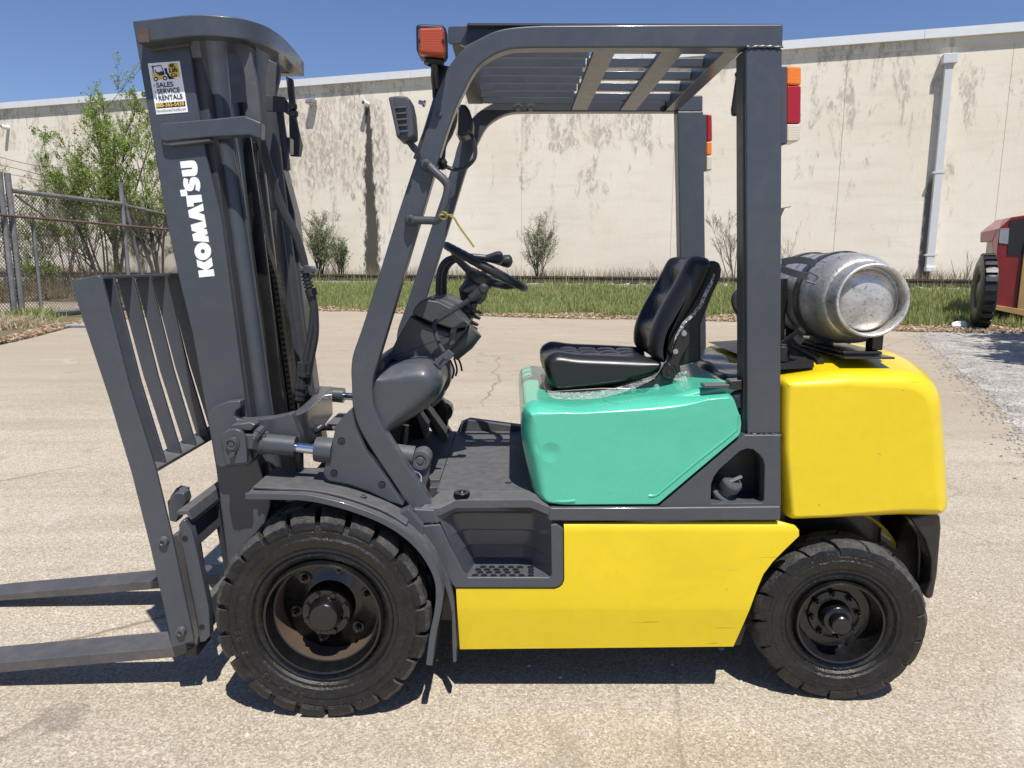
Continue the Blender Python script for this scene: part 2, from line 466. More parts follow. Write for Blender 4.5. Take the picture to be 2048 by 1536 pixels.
def pillow(prof, y0, y1, Ry, rad=None, n=7, nmid=1, fn=None):
    """prof: outline of (x,z) points; the two ends are rounded over depth Ry, each vertex pulled in by its own radius"""
    m = len(prof); area = sum(prof[i][0] * prof[(i + 1) % m][1] - prof[(i + 1) % m][0] * prof[i][1] for i in range(m))
    sgn = 1 if area > 0 else -1; nor = []
    for i in range(m):
        a = prof[i - 1]; b = prof[(i + 1) % m]; dx, dz = b[0] - a[0], b[1] - a[1]; l = math.hypot(dx, dz) or 1
        nor.append((-dz / l * sgn, dx / l * sgn))
    if rad is None: rad = [Ry] * m
    elif not hasattr(rad, '__len__'): rad = [rad] * m
    lim = []
    for i in range(m):
        a, p, b = Vector(prof[i - 1]), Vector(prof[i]), Vector(prof[(i + 1) % m]); u, w = p - a, b - p
        if u.length < 1e-7 or w.length < 1e-7: lim.append(9); continue
        tn = (u.x * w.y - u.y * w.x) * sgn / (u.length * w.length); tn = math.asin(max(-1, min(1, tn)))
        lim.append(.85 * (u.length + w.length) / 2 / tn if tn > .02 else 9)
    cum = [0]
    for i in range(m): cum.append(cum[-1] + (Vector(prof[(i + 1) % m]) - Vector(prof[i])).length)
    per = cum[-1]; rad = list(rad)
    r2 = []
    for i in range(m):
        v = rad[i]
        for j in range(m):
            d = abs(cum[i] - cum[j]); d = min(d, per - d); v = min(v, lim[j] + d * .5)
        r2.append(max(v, .0005))
    for _ in range(14): r2 = [min(r2[i], (r2[i - 1] + r2[i] + r2[(i + 1) % m]) / 3) for i in range(m)]
    rad = r2
    rows = []
    for k in range(n + 1):
        a = math.pi / 2 * k / n; rows.append((y0 + Ry * (1 - math.cos(a)), 1 - math.sin(a)))
    for k in range(1, nmid): rows.append((y0 + Ry + (y1 - y0 - 2 * Ry) * k / nmid, 0.0))
    for k in range(n, -1, -1):
        a = math.pi / 2 * k / n; rows.append((y1 - Ry * (1 - math.cos(a)), 1 - math.sin(a)))
    V = []; F = []
    for (y, s) in rows:
        for i, (x, z) in enumerate(prof):
            v = Vector((x + nor[i][0] * rad[i] * s, y, z + nor[i][1] * rad[i] * s))
            if fn: v = fn(v)
            V.append(v)
    for q in range(len(rows) - 1):
        for i in range(m):
            j = (i + 1) % m; F.append([q * m + i, q * m + j, (q + 1) * m + j, (q + 1) * m + i])
    F.append(list(range(m))[::-1]); F.append([(len(rows) - 1) * m + i for i in range(m)])
    return V, F
def xzl(pts, Y): return [(P(x, y, Y).x, P(x, y, Y).z) for x, y in pts]
def roundc(pts, r, n=5):
    """round the corners of a closed 2-D outline; r per point or one value"""
    m = len(pts); out = []; rr = r if hasattr(r, '__len__') else [r] * m
    for i in range(m):
        p = Vector(pts[i]); a = Vector(pts[i - 1]); b = Vector(pts[(i + 1) % m])
        u = (a - p); v = (b - p); la, lb = u.length, v.length
        if rr[i] <= 0 or la == 0 or lb == 0: out.append(tuple(p)); continue
        u /= la; v /= lb; ang = u.angle(v)
        if ang > R(172): out.append(tuple(p)); continue
        d = min(rr[i] / math.tan(ang / 2), la * 0.48, lb * 0.48)
        q0 = p + u * d; q1 = p + v * d
        for k in range(n + 1):
            t = k / n; out.append(tuple((1 - t) ** 2 * q0 + 2 * (1 - t) * t * p + t * t * q1))
    return out
def hexbolt(p, axis, r, h, name='bolt', mat='grey_paint', parent=None, washer=True):
    p = Vector(p); a = Vector(axis).normalized()
    g = [tube([p, p + a * h], [r, r * 0.93], 6)]
    if washer: g.append(tube([p - a * 0.001, p + a * h * 0.25], [r * 1.5, r * 1.5], 16))
    return make(name, merge(*g), mat, parent)
def text_geo(body, size, o, xd, yd, nd, align='LEFT', bold=0.0, width=None):
    cu = bpy.data.curves.new('t', 'FONT'); cu.body = body; cu.size = 1.0; cu.align_x = align; cu.offset = bold
    ob = bpy.data.objects.new('t', cu)
    me = bpy.data.meshes.new_from_object(ob)
    vs_ = [v.co.copy() for v in me.vertices]; fs = [list(p.vertices) for p in me.polygons]
    bpy.data.objects.remove(ob); bpy.data.curves.remove(cu); bpy.data.meshes.remove(me)
    w = max(v.x for v in vs_) - min(v.x for v in vs_); sx = size
    if width: sx = width / w
    o = Vector(o)
    return [o + xd * (v.x * sx) + yd * (v.y * size) for v in vs_], fs

# ================================================================== THE PLACE
SL = 0.302
NW = Vector((SL, 1, 0)).normalized(); UW = Vector((1, -SL, 0)).normalized()
V_WALL = 27.8
def vdist(x, y): return (x * SL + y) / math.sqrt(1 + SL * SL)
def sstep(a, b, x):
    t = np.clip((x - a) / (b - a), 0, 1); return t * t * (3 - 2 * t)
def gz(x, y):
    v = (x * SL + y) / math.sqrt(1 + SL * SL)
    return 0.70 * sstep(18.8, 24.2, v) + 0.02 * sstep(24, 30, v)

def G(px, py, vv):
    """the point of the ground at depth-line vv seen in column px"""
    d = ray(px, py); t = (vv - Vector(CAM).dot(NW)) / d.dot(NW); p = CAM + d * t
    return Vector((p.x, p.y, float(gz(p.x, p.y))))

def ground_mats():
    m, nt, b, out = nmat('concrete'); k = NT(nt); v = k.coord()
    big = k.noise(v, 0.22, 5, 0.6, 0.4); mid = k.noise(v, 1.3, 5, 0.6); streak = k.noise(k.coord((0.35, 2.2, 1)), 1.0, 6, 0.65, 0.5)
    c = k.mix(k.ramp(big, [(0.35, 0.0), (0.65, 1.0)]), (0.450, 0.400, 0.320), (0.535, 0.486, 0.405))
    c = k.mix(k.math('MULTIPLY', k.ramp(streak, [(0.45, 0.0), (0.72, 1.0)]), 0.55), c, (0.33, 0.28, 0.205))
    # far away the slab is a smoother browner pour
    sp = k.n('ShaderNodeSeparateXYZ'); k.link(v, sp.inputs[0])
    vd = k.math('ADD', k.math('ADD', sp.outputs['Y'], k.math('MULTIPLY', sp.outputs['X'], 0.25)), k.math('MULTIPLY', mid, 3.0))
    far = k.ramp(k.math('MULTIPLY', vd, 0.05), [(0.28, 0.0), (0.42, 1.0)])
    c = k.mix(k.math('MULTIPLY', far, 0.6), c, (0.34, 0.278, 0.205))
    # exposed aggregate
    f1 = k.noise(v, 210, 3, 0.7); f2 = k.voro(v, 150, 'F1', 'Color')
    g = k.n('ShaderNodeSeparateColor'); k.link(f2, g.inputs[0])
    sp1 = k.ramp(g.outputs[0], [(0.0, (0.40, 0.34, 0.28)), (0.30, (0.66, 0.59, 0.51)), (0.62, (0.95, 0.91, 0.86)), (0.88, (1.1, 1.08, 1.05)), (0.97, (1.45, 1.42, 1.38))])
    c2 = k.mix(0.9, c, sp1, 'MULTIPLY')
    c2 = k.mix(k.ramp(f1, [(0.54, 0.0), (0.66, 0.75)]), c2, (0.10, 0.08, 0.065))
    w = k.math('MULTIPLY', k.ramp(far, [(0.0, 1.0), (1.0, 0.35)]), 0.72)
    c = k.mix(w, c, c2)
    # pale bloom patches, dark specks and hair cracks
    c = k.mix(k.math('MULTIPLY', k.ramp(k.noise(v, 0.9, 6, 0.7, 1.0), [(0.60, 0.0), (0.72, 1.0)]), 0.4), c, (0.60, 0.55, 0.49))
    c = k.mix(k.math('MULTIPLY', k.ramp(k.noise(k.coord((1, 1, 1), 'Object', (5, 3, 0)), 2.3, 7, 0.75, 0.6), [(0.58, 0.0), (0.68, 1.0)]), 0.40), c, (0.22, 0.185, 0.14))
    oil = k.ramp(k.noise(k.coord((1, 1, 1), 'Object', (9, 1, 0)), 1.7, 5, 0.6, 0.7), [(0.66, 0.0), (0.73, 1.0)])
    c = k.mix(k.math('MULTIPLY', oil, 0.45), c, (0.13, 0.11, 0.095))
    sc_ = k.ramp(k.noise(k.coord((0.5, 7, 1), 'Object', (2, 6, 0)), 0.9, 5, 0.7, 1.2), [(0.63, 0.0), (0.70, 1.0)])
    c = k.mix(k.math('MULTIPLY', sc_, 0.30), c, (0.17, 0.145, 0.12))
    dv = k.n('ShaderNodeMixRGB'); dv.inputs[0].default_value = 0.25
    nz = k.n('ShaderNodeTexNoise'); nz.inputs['Scale'].default_value = 1.2; nz.inputs['Detail'].default_value = 5; k.link(v, nz.inputs['Vector'])
    k.link(v, dv.inputs[1]); k.link(nz.outputs['Color'], dv.inputs[2])
    cr_ = k.voro(dv.outputs[0], 0.42, 'DISTANCE_TO_EDGE')
    crk = k.math('MULTIPLY', k.ramp(cr_, [(0.0, 1.0), (0.005, 0.0)]), k.ramp(big, [(0.44, 0.0), (0.54, 0.8)]))
    c = k.mix(crk, c, (0.14, 0.11, 0.085))
    k.link(c, b.inputs['Base Color']); b.inputs['Roughness'].default_value = 0.92; b.inputs['Specular IOR Level'].default_value = 0.25
    k.bump(k.math('ADD', g.outputs[0], k.math('MULTIPLY', f1, 1.5)), 0.45, 0.004, b)
    m, nt, b, out = nmat('old_asphalt'); k = NT(nt); v = k.coord()
    n = k.noise(v, 1.2, 6, 0.7, 0.8); f = k.noise(v, 28, 4, 0.7)
    c = k.mix(k.ramp(n, [(0.35, 0.0), (0.65, 1.0)]), (0.27, 0.25, 0.22), (0.56, 0.53, 0.475))
    c = k.mix(k.ramp(f, [(0.46, 0.0), (0.62, 0.85)]), c, (0.10, 0.092, 0.08))
    c = k.mix(k.ramp(k.noise(v, 3.1, 6, 0.8, 1.0), [(0.55, 0.0), (0.62, 0.8)]), c, (0.13, 0.12, 0.10))
    k.link(c, b.inputs['Base Color']); b.inputs['Roughness'].default_value = 0.95; k.bump(f, 0.6, 0.01, b)
    m, nt, b, out = nmat('soil'); k = NT(nt); v = k.coord()
    n = k.noise(v, 0.9, 6, 0.7); f = k.noise(v, 14, 5, 0.7)
    c = k.mix(k.ramp(n, [(0.35, 0.0), (0.65, 1.0)]), (0.075, 0.085, 0.03), (0.20, 0.155, 0.09))
    c = k.mix(k.ramp(f, [(0.4, 0.0), (0.7, 0.6)]), c, (0.09, 0.07, 0.04))
    k.link(c, b.inputs['Base Color']); b.inputs['Roughness'].default_value = 1.0
def leafmat(name, c1, c2, c3, scale=9.0, trans=0.35):
    m, nt, b, out = nmat(name); k = NT(nt); v = k.coord()
    w = k.n('ShaderNodeTexWhiteNoise'); w.noise_dimensions = '3D'
    sn = k.n('ShaderNodeVectorMath', operation='SNAP'); sn.inputs[1].default_value = (1 / scale,) * 3
    k.link(v, sn.inputs[0]); k.link(sn.outputs[0], w.inputs['Vector'])
    c = k.ramp(w.outputs['Value'], [(0.0, c1), (0.5, c2), (1.0, c3)])
    k.link(c, b.inputs['Base Color']); b.inputs['Roughness'].default_value = 0.6; b.inputs['Specular IOR Level'].default_value = 0.3
    tr = k.n('ShaderNodeBsdfTranslucent'); k.link(c, tr.inputs['Color'])
    ms = k.n('ShaderNodeMixShader'); ms.inputs[0].default_value = trans
    k.link(b.outputs[0], ms.inputs[1]); k.link(tr.outputs[0], ms.inputs[2]); k.link(ms.outputs[0], out.inputs['Surface'])
ground_mats()
leafmat('grass_blades', (0.19, 0.25, 0.07), (0.31, 0.37, 0.12), (0.52, 0.49, 0.26), 14)
leafmat('dry_weeds', (0.20, 0.15, 0.11), (0.30, 0.235, 0.17), (0.16, 0.15, 0.08), 14)
leafmat('straw', (0.34, 0.27, 0.17), (0.50, 0.42, 0.28), (0.62, 0.54, 0.38), 14)
leafmat('elm_leaves', (0.17, 0.26, 0.045), (0.28, 0.38, 0.08), (0.42, 0.50, 0.15), 8, 0.45)
leafmat('bush_leaves', (0.13, 0.18, 0.075), (0.23, 0.29, 0.12), (0.38, 0.42, 0.24), 8, 0.35)
leafmat('dead_leaves', (0.27, 0.17, 0.10), (0.46, 0.34, 0.22), (0.68, 0.57, 0.42), 12, 0.2)
leafmat('red_twigs', (0.14, 0.06, 0.05), (0.22, 0.10, 0.08), (0.10, 0.07, 0.05), 8, 0.2)

def sheet(name, pts, z, mat, kind='structure'):
    n = len(pts)
    return make(name, ([Vector((x, y, z)) for x, y in pts], [list(range(n))]), mat, smooth=0, kind=kind)
# --- ground: one sheet to the horizon, rising to the railway bank
xs = np.concatenate([[-900, -300, -120, -70], np.arange(-46, 47, 2.0), [70, 120, 300, 900]])
ysv = np.concatenate([[-300, -60, -20, -8, 0, 8, 14], np.arange(17, 30, 0.6), [34, 60, 150, 500, 1500]])
gv = []; gf = []
for a in ysv:
    for x in xs:
        y = a * math.sqrt(1 + SL * SL) - SL * max(-60, min(60, x)); gv.append((x, y, float(gz(max(-60, min(60, x)), y)) - 0.004))
nx = len(xs)
for j in range(len(ysv) - 1):
    for i in range(nx - 1): gf.append([j * nx + i, j * nx + i + 1, (j + 1) * nx + i + 1, (j + 1) * nx + i])
make('ground', (gv, gf), 'soil', smooth=180, kind='structure')
# --- the concrete lot and the broken asphalt at its right edge
edge = [(-500, 800), (-180, 725), (0, 692), (60, 676), (110, 662), (150, 652), (215, 643), (320, 630), (450, 624), (600, 621), (740, 623), (860, 628), (1000, 633), (1200, 638), (1480, 643), (1640, 652), (1750, 661), (1870, 664), (2100, 668)]
ed = [PZ(x, y, 0) for x, y in edge]
ed2 = []
for i in range(len(ed) - 1):
    for q in range(6):
        p = ed[i].lerp(ed[i + 1], q / 6); ed2.append((p.x + random.uniform(-.08, .08), p.y + random.uniform(-.10, .10)))
EDGE = ed2
lot = [(-14, -12), (16, -12), (16, ed2[-1][1])] + ed2[::-1] + [(-14, ed2[0][1])]
sheet('concrete_lot', lot, 0.0, 'concrete')
# the far yard beyond the fence
far = [PZ(x, y, 0.0) for x, y in [(50, 638), (150, 628), (300, 618), (300, 606), (60, 604), (-60, 612), (-60, 632)]]
sheet('yard_beyond_fence', [(p.x, p.y) for p in far], 0.012, 'concrete')
aedge = [(1868, 664), (1835, 672), (1862, 690), (1880, 706), (1902, 722), (1925, 748), (1948, 760), (1972, 786), (2000, 812), (2030, 846), (2075, 900), (2160, 1000), (2300, 1200)]
ap = [PZ(x, y, 0) for x, y in aedge]; a2 = []
for i in range(len(ap) - 1):
    for q in range(5):
        p = ap[i].lerp(ap[i + 1], q / 5); a2.append((p.x + random.uniform(-.03, .03), p.y + random.uniform(-.05, .05)))
sheet('asphalt_apron', a2 + [(16, 0.5), (16, 16.2), (a2[0][0] + 1.2, a2[0][1] + 0.1)], 0.004, 'old_asphalt')

# --- warehouse wall
W0 = NW * V_WALL                                   # a point of the wall face
def WP(px, py): return PP(px, py, W0, NW)
def wall_u(px, py):
    p = WP(px, py); return (p - W0).dot(UW), p.z
uL, _ = wall_u(-400, 300); uR, _ = wall_u(2500, 300)
ztop = WP(1024, 127).z; zb = 0.3
def wl(u, d, z): return W0 + UW * u - NW * d + Vector((0, 0, z))      # d: metres in front of the face
def wbox(u0, u1, d0, d1, z0, z1):
    V = [wl(u, d, z) for u in (u0, u1) for d in (d0, d1) for z in (z0, z1)]
    return V, [[0, 1, 3, 2], [4, 6, 7, 5], [0, 4, 5, 1], [2, 3, 7, 6], [0, 2, 6, 4], [1, 5, 7, 3]]
def wall_mat():
    m, nt, b, out = nmat('painted_wall'); k = NT(nt)
    v0 = k.coord()
    rot = k.n('ShaderNodeVectorRotate'); rot.rotation_type = 'Z_AXIS'; rot.inputs['Angle'].default_value = math.atan(SL)
    k.link(v0, rot.inputs['Vector']); v = rot.outputs[0]
    sp = k.n('ShaderNodeSeparateXYZ'); k.link(v, sp.inputs[0]); U = sp.outputs['X']; Z = sp.outputs['Z']
    def scaled(sx, sz):
        mp = k.n('ShaderNodeMapping'); mp.inputs['Scale'].default_value = (sx, 1, sz); k.link(v, mp.inputs[0]); return mp.outputs[0]
    big = k.noise(v, 0.25, 4, 0.6); mid = k.noise(scaled(1, 0.35), 1.1, 7, 0.7, 0.5); fine = k.noise(scaled(1, 0.4), 6.5, 7, 0.72, 0.6); hor = k.noise(scaled(0.18, 1.3), 2.2, 5, 0.6)
    c = k.mix(k.ramp(big, [(0.3, 0.0), (0.7, 1.0)]), (0.77, 0.695, 0.555), (0.86, 0.795, 0.665))
    c = k.mix(k.math('MULTIPLY', k.ramp(hor, [(0.5, 0.0), (0.68, 1.0)]), 0.22), c, (0.55, 0.48, 0.39))
    # weathered patches, thicker under the coping and in certain panels
    hz = k.math('MULTIPLY', k.math('SUBTRACT', Z, ztop - 6.0), 1 / 6.0, True)
    patch = k.math('ADD', mid, k.math('MULTIPLY', hz, 0.118))
    def win(a, bb, soft=0.6):
        l = k.math('MULTIPLY', k.math('SUBTRACT', U, a), 1 / soft, True); r = k.math('MULTIPLY', k.math('SUBTRACT', bb, U), 1 / soft, True)
        return k.math('MULTIPLY', l, r)
    def zwin(a, bb, soft=0.6):
        l = k.math('MULTIPLY', k.math('SUBTRACT', Z, a), 1 / soft, True); r = k.math('MULTIPLY', k.math('SUBTRACT', bb, Z), 1 / soft, True)
        return k.math('MULTIPLY', l, r)
    u1, z1 = wall_u(560, 500); u2, z2 = wall_u(775, 180)
    dirty = k.math('MULTIPLY', win(u1 - 1.5, u2 + .05, 0.1), zwin(z1, z2 + 1.2, 4.5))
    patch = k.math('ADD', patch, k.math('MULTIPLY', dirty, 0.17))
    u3, z3 = wall_u(1045, 400); u4, z4 = wall_u(1345, 200)
    patch = k.math('ADD', patch, k.math('MULTIPLY', k.math('MULTIPLY', win(u3, u4, 1.0), zwin(z3, z4 + 1.5, 2.5)), 0.07))
    u5, z5 = wall_u(1800, 330); u6, z6 = wall_u(2040, 90)
    patch = k.math('ADD', patch, k.math('MULTIPLY', k.math('MULTIPLY', win(u5 - 3, u6, 1.0), zwin(z5, z6, 2.0)), 0.05))
    peel = k.math('MULTIPLY', k.ramp(patch, [(0.60, 0.0), (0.67, 1.0)]), k.ramp(fine, [(0.42, 0.0), (0.56, 1.0)]))
    c = k.mix(k.math('MULTIPLY', peel, 0.62), c, (0.33, 0.285, 0.24))
    c = k.mix(k.math('MULTIPLY', k.ramp(k.math('MULTIPLY', dirty, fine), [(0.30, 0.0), (0.6, 1.0)]), 0.6), c, (0.40, 0.33, 0.26))
    c = k.mix(k.math('MULTIPLY', k.ramp(k.noise(scaled(1, 0.22), 3.6, 8, 0.8, 0.4), [(0.64, 0.0), (0.665, 1.0)]), 0.8), c, (0.25, 0.22, 0.19))
    # the dark water stain below the pipe stub
    ua, za = wall_u(746, 545); ub, zt = wall_u(735, 205)
    cen = k.math('ADD', U, k.math('MULTIPLY', k.noise(scaled(0.1, 1), 0.8, 3), 0.5))
    dist = k.math('ABSOLUTE', k.math('SUBTRACT', cen, (ua + ub) / 2 + 0.25))
    halfw = k.math('ADD', k.math('MULTIPLY', k.math('SUBTRACT', zt, Z), 0.055), 0.13)
    st = k.math('SUBTRACT', 1.0, k.math('DIVIDE', dist, halfw), True)
    st = k.ramp(k.math('ADD', st, k.math('MULTIPLY', k.math('SUBTRACT', fine, 0.5), 1.6)), [(0.10, 0.0), (0.40, 1.0)])
    st = k.math('MULTIPLY', st, zwin(za - 0.3, zt, 0.3))
    st = k.math('MULTIPLY', st, k.math('LESS_THAN', dist, 0.9))
    c = k.mix(k.math('MULTIPLY', st, 0.95), c, (0.055, 0.047, 0.04))
    # grime and painted-in pipe shadow beside the downspout
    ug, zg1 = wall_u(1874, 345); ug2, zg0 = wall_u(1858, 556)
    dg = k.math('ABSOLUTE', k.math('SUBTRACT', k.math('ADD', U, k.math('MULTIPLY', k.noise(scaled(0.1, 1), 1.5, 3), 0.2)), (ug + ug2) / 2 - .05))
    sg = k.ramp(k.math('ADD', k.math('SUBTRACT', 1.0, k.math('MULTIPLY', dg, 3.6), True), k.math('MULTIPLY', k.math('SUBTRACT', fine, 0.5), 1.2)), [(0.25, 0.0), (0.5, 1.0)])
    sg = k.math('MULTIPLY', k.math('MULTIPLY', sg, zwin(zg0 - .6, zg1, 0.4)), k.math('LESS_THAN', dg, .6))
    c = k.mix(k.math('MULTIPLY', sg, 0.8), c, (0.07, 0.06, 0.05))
    # joints between the panels between the tilted-up panels
    k.link(c, b.inputs['Base Color']); b.inputs['Roughness'].default_value = 0.9; b.inputs['Specular IOR Level'].default_value = 0.2
    k.bump(k.math('ADD', fine, mid), 0.4, 0.02, b)
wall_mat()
wh = root('warehouse', 'long cream painted warehouse wall with peeling patches and white metal coping behind the rails', 'warehouse', tuple(wl(0, 0, 0)))
jpx = [-260, 128, 458, 777, 1044, 1350, 1685, 2010, 2300]
ju = [wall_u(x, 260)[0] for x in jpx]
us = [uL] + ju + [uR]
for i in range(len(us) - 1):
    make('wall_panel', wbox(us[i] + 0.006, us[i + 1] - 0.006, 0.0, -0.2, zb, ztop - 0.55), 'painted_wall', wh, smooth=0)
make('wall_core', wbox(uL, uR, -0.03, -0.6, zb, ztop - 0.6), 'joint_filler', wh, smooth=0)
make('parapet_band', wbox(uL, uR, 0.05, -0.3, ztop - 0.62, ztop - 0.26), 'painted_wall', wh, smooth=0)
cop = wbox(uL, uR, 0.22, -0.4, ztop - 0.33, ztop)
for i in range(14):
    ua = uL + (uR - uL) * i / 14; ub = uL + (uR - uL) * (i + 1) / 14
    make('coping', wbox(ua + .006, ub - .006, 0.2, -0.4, ztop - 0.30, ztop), 'coping_metal', wh, smooth=0)
# downspout with its head box, straps and shoe
ds = root('downspout', 'tall pale metal downspout with head box on the cream wall near the right edge', 'downspout', tuple(WP(1860, 553)))
ud0, zd1 = wall_u(1899, 113); ud1, zd0 = wall_u(1862, 540)
ud = wall_u(1888, 200)[0]
w2 = 0.13
make('pipe', wbox(ud - w2, ud + w2, 0.30, 0.06, zd0, zd1 - 0.25), 'downspout_metal', ds, smooth=0, bevel=0.02)
make('head_box', wbox(ud - w2 * 1.75, ud + w2 * 1.75, 0.38, 0.003, zd1 - 0.3, zd1 + 0.02), 'downspout_metal', ds, smooth=0, bevel=0.02)
for zz in (wall_u(1885, 346)[1], wall_u(1868, 510)[1]):
    make('strap', wbox(ud - w2 * 1.5, ud + w2 * 1.5, 0.315, 0.003, zz - 0.035, zz + 0.035), 'downspout_metal', ds, smooth=0)
make('shoe', merge(wbox(ud - w2 * 1.15, ud + w2 * 1.15, 0.45, 0.1, zd0 - 0.05, zd0 + 0.12)), 'coping_metal', ds, smooth=0, bevel=0.02)
# flood light and pipe stubs on the wall
fl = root('wall_light', 'small boxy flood light on the wall below the coping beside the mast', 'light', tuple(WP(628, 200)))
uf, zf = wall_u(628, 204)
make('housing', wbox(uf - 0.2, uf + 0.2, 0.42, 0.06, zf - 0.12, zf + 0.06), 'galvanised', fl, smooth=0, bevel=0.03)
make('glass', wbox(uf - 0.17, uf + 0.17, 0.40, 0.10, zf - 0.15, zf - 0.123), 'lens_clear', fl, smooth=0)
make('bracket', wbox(uf - 0.04, uf + 0.04, 0.15, 0.003, zf + 0.06, zf + 0.3), 'galvanised', fl, smooth=0)
for (px, py, lab) in ((735, 209, 'short white pipe stub above the dark water stain on the wall'), (17, 256, 'short white pipe stub high on the wall above the fence')):
    u_, z_ = wall_u(px, py)
    tag(make('pipe_stub', lathe([(-0.05, 0.11), (0.42, 0.11), (0.42, 0.085), (0.1, 0.085)], wl(u_, 0.0, z_), -NW, 18), 'coping_metal', origin=tuple(wl(u_, 0, z_))), lab, 'pipe', 'pipe stubs on the wall')

# --- railway on its bank
tr = root('railway_track', 'rusty railway track on pale ballast along the foot of the cream wall', 'railway', tuple(W0 - NW * 2.2 + Vector((0, 0, 0.7))))
def tp(u, v, z): return NW * v + UW * u + Vector((0, 0, z))
def tbox(u0, u1, v0, v1, z0, z1):
    V = [tp(u, v, z) for u in (u0, u1) for v in (v0, v1) for z in (z0, z1)]
    return V, [[0, 1, 3, 2], [4, 6, 7, 5], [0, 4, 5, 1], [2, 3, 7, 6], [0, 2, 6, 4], [1, 5, 7, 3]]
VR = 24.6
for v in (VR, VR + 1.5):
    g = merge(tbox(uL, uR, v - .035, v + .035, .97, 1.01), tbox(uL, uR, v - .012, v + .012, .86, .97), tbox(uL, uR, v - .07, v + .07, .845, .86))
    make('rail', g, 'rail_steel', tr, smooth=0)
base_sl = None; u = uL
k_ = 0
while u < uR:
    if k_ == 0:
        base_sl = make('sleeper', tbox(0, .23, VR - .55, VR + 2.05, .68, .842), 'sleeper_wood', tr, smooth=0)
        base_sl.location = UW * u
    else:
        s_ = base_sl.copy(); COL.objects.link(s_); s_.parent = tr; s_.location = UW * u
    k_ += 1; u += .56
make('ballast_bed', merge(tbox(uL, uR, VR - .9, VR + 2.6, .5, .765)), 'ballast', kind='structure', smooth=0, origin=tuple(tp(0, VR, 0.5)))

# --- blades and leaves
def blades(n, px_fn, hmin, hmax, w, lean=0.35):
    p = px_fn(n); n = len(p)
    h = rng.uniform(hmin, hmax, n); a = rng.uniform(0, 2 * math.pi, n); l = rng.uniform(0, lean, n) * h; la = rng.uniform(0, 2 * math.pi, n)
    ca, sa = np.cos(a) * w / 2, np.sin(a) * w / 2
    V = np.zeros((n, 5, 3))
    V[:, 0] = p + np.stack([-ca, -sa, np.zeros(n)], 1); V[:, 1] = p + np.stack([ca, sa, np.zeros(n)], 1)
    mid = p + np.stack([np.cos(la) * l * .35, np.sin(la) * l * .35, h * .6], 1)
    V[:, 2] = mid + np.stack([ca, sa, np.zeros(n)], 1) * .8; V[:, 3] = mid - np.stack([ca, sa, np.zeros(n)], 1) * .8
    V[:, 4] = p + np.stack([np.cos(la) * l, np.sin(la) * l, h], 1)
    b = np.arange(n)[:, None] * 5
    F = np.concatenate([b + np.array([[0, 1, 2]]), b + np.array([[0, 2, 3]]), b + np.array([[3, 2, 4]])])
    return V.reshape(-1, 3), F
def leaves(P_, size, flat=0.0):
    n = len(P_); s = rng.uniform(.6, 1.25, n)[:, None] * size
    a = rng.normal(size=(n, 3)); a[:, 2] *= (1 - flat); a /= np.linalg.norm(a, axis=1)[:, None] + 1e-9
    c = rng.normal(size=(n, 3)); c[:, 2] *= (1 - flat); c -= a * (c * a).sum(1)[:, None]; c /= np.linalg.norm(c, axis=1)[:, None] + 1e-9
    V = np.zeros((n, 4, 3)); V[:, 0] = P_ - a * s * .5; V[:, 1] = P_ + c * s * .3; V[:, 2] = P_ + a * s * .5; V[:, 3] = P_ - c * s * .3
    return V.reshape(-1, 3), np.arange(n)[:, None] * 4 + np.arange(4)[None, :]
E_ = np.array(EDGE); eu = E_[:, 0] * UW.x + E_[:, 1] * UW.y; ev = E_[:, 0] * NW.x + E_[:, 1] * NW.y
k_ok = (E_[:, 0] > PZ(330, 629, 0).x) & ((E_[:, 1] > 17.5) | (E_[:, 0] > 2)); eu, ev = eu[k_ok], ev[k_ok]; o_ = np.argsort(eu); eu, ev = eu[o_], ev[o_]
def edge_v(u): return np.interp(u, eu, ev)
def strip(u0, u1, f0, f1, power=1.0):
    def fn(n):
        u = rng.uniform(u0, u1, n); e = edge_v(u); t = rng.uniform(0, 1, n) ** power
        v = e + f0(u, e) + (f1(u, e) - f0(u, e)) * t
        x = u * UW.x + v * NW.x; y = u * UW.y + v * NW.y
        cl = np.sin(u * 1.7 + v * 2.3) + np.sin(u * 0.6 - v * 1.1 + 1) + rng.normal(0, .8, n)
        keep = cl > -1.3
        return np.stack([x, y, gz(x, y)], 1)[keep]
    return fn
ug0 = eu.min()
g1 = blades(76000, strip(G(330, 600, 20.0).dot(UW), 16, lambda u, e: 1.0 + .6 * np.sin(u * 1.3) + .4 * np.sin(u * 3.1), lambda u, e: np.maximum(VR - 1.25 - e, 1.0)), .12, .36, .022)
make('grass', g1, 'grass_blades', smooth=0, kind='stuff', origin=(0, 20, 0))
g2 = blades(11000, strip(uL + 6, uR - 4, lambda u, e: VR + 2.2 - e, lambda u, e: 27.6 - e), .15, .75, .018, .6)
make('dry_weeds', g2, 'dry_weeds', smooth=0, kind='stuff', origin=(0, 26, 0))
g2 = blades(1300, strip(uL + 6, uR - 4, lambda u, e: VR - 1.2 - e, lambda u, e: VR + .2 - e), .25, .8, .014, .5)
make('tall_weeds', g2, 'grass_blades', smooth=0, kind='stuff', origin=(0, 24, 0))
def litter(n):
    p = strip(eu[0], 12.5, lambda u, e: -.12 - .1 * np.abs(np.sin(u * 3)), lambda u, e: 2.1 + .6 * np.sin(u * 2.1), 1.1)(n); p[:, 2] += rng.uniform(.012, .05, len(p)); return p
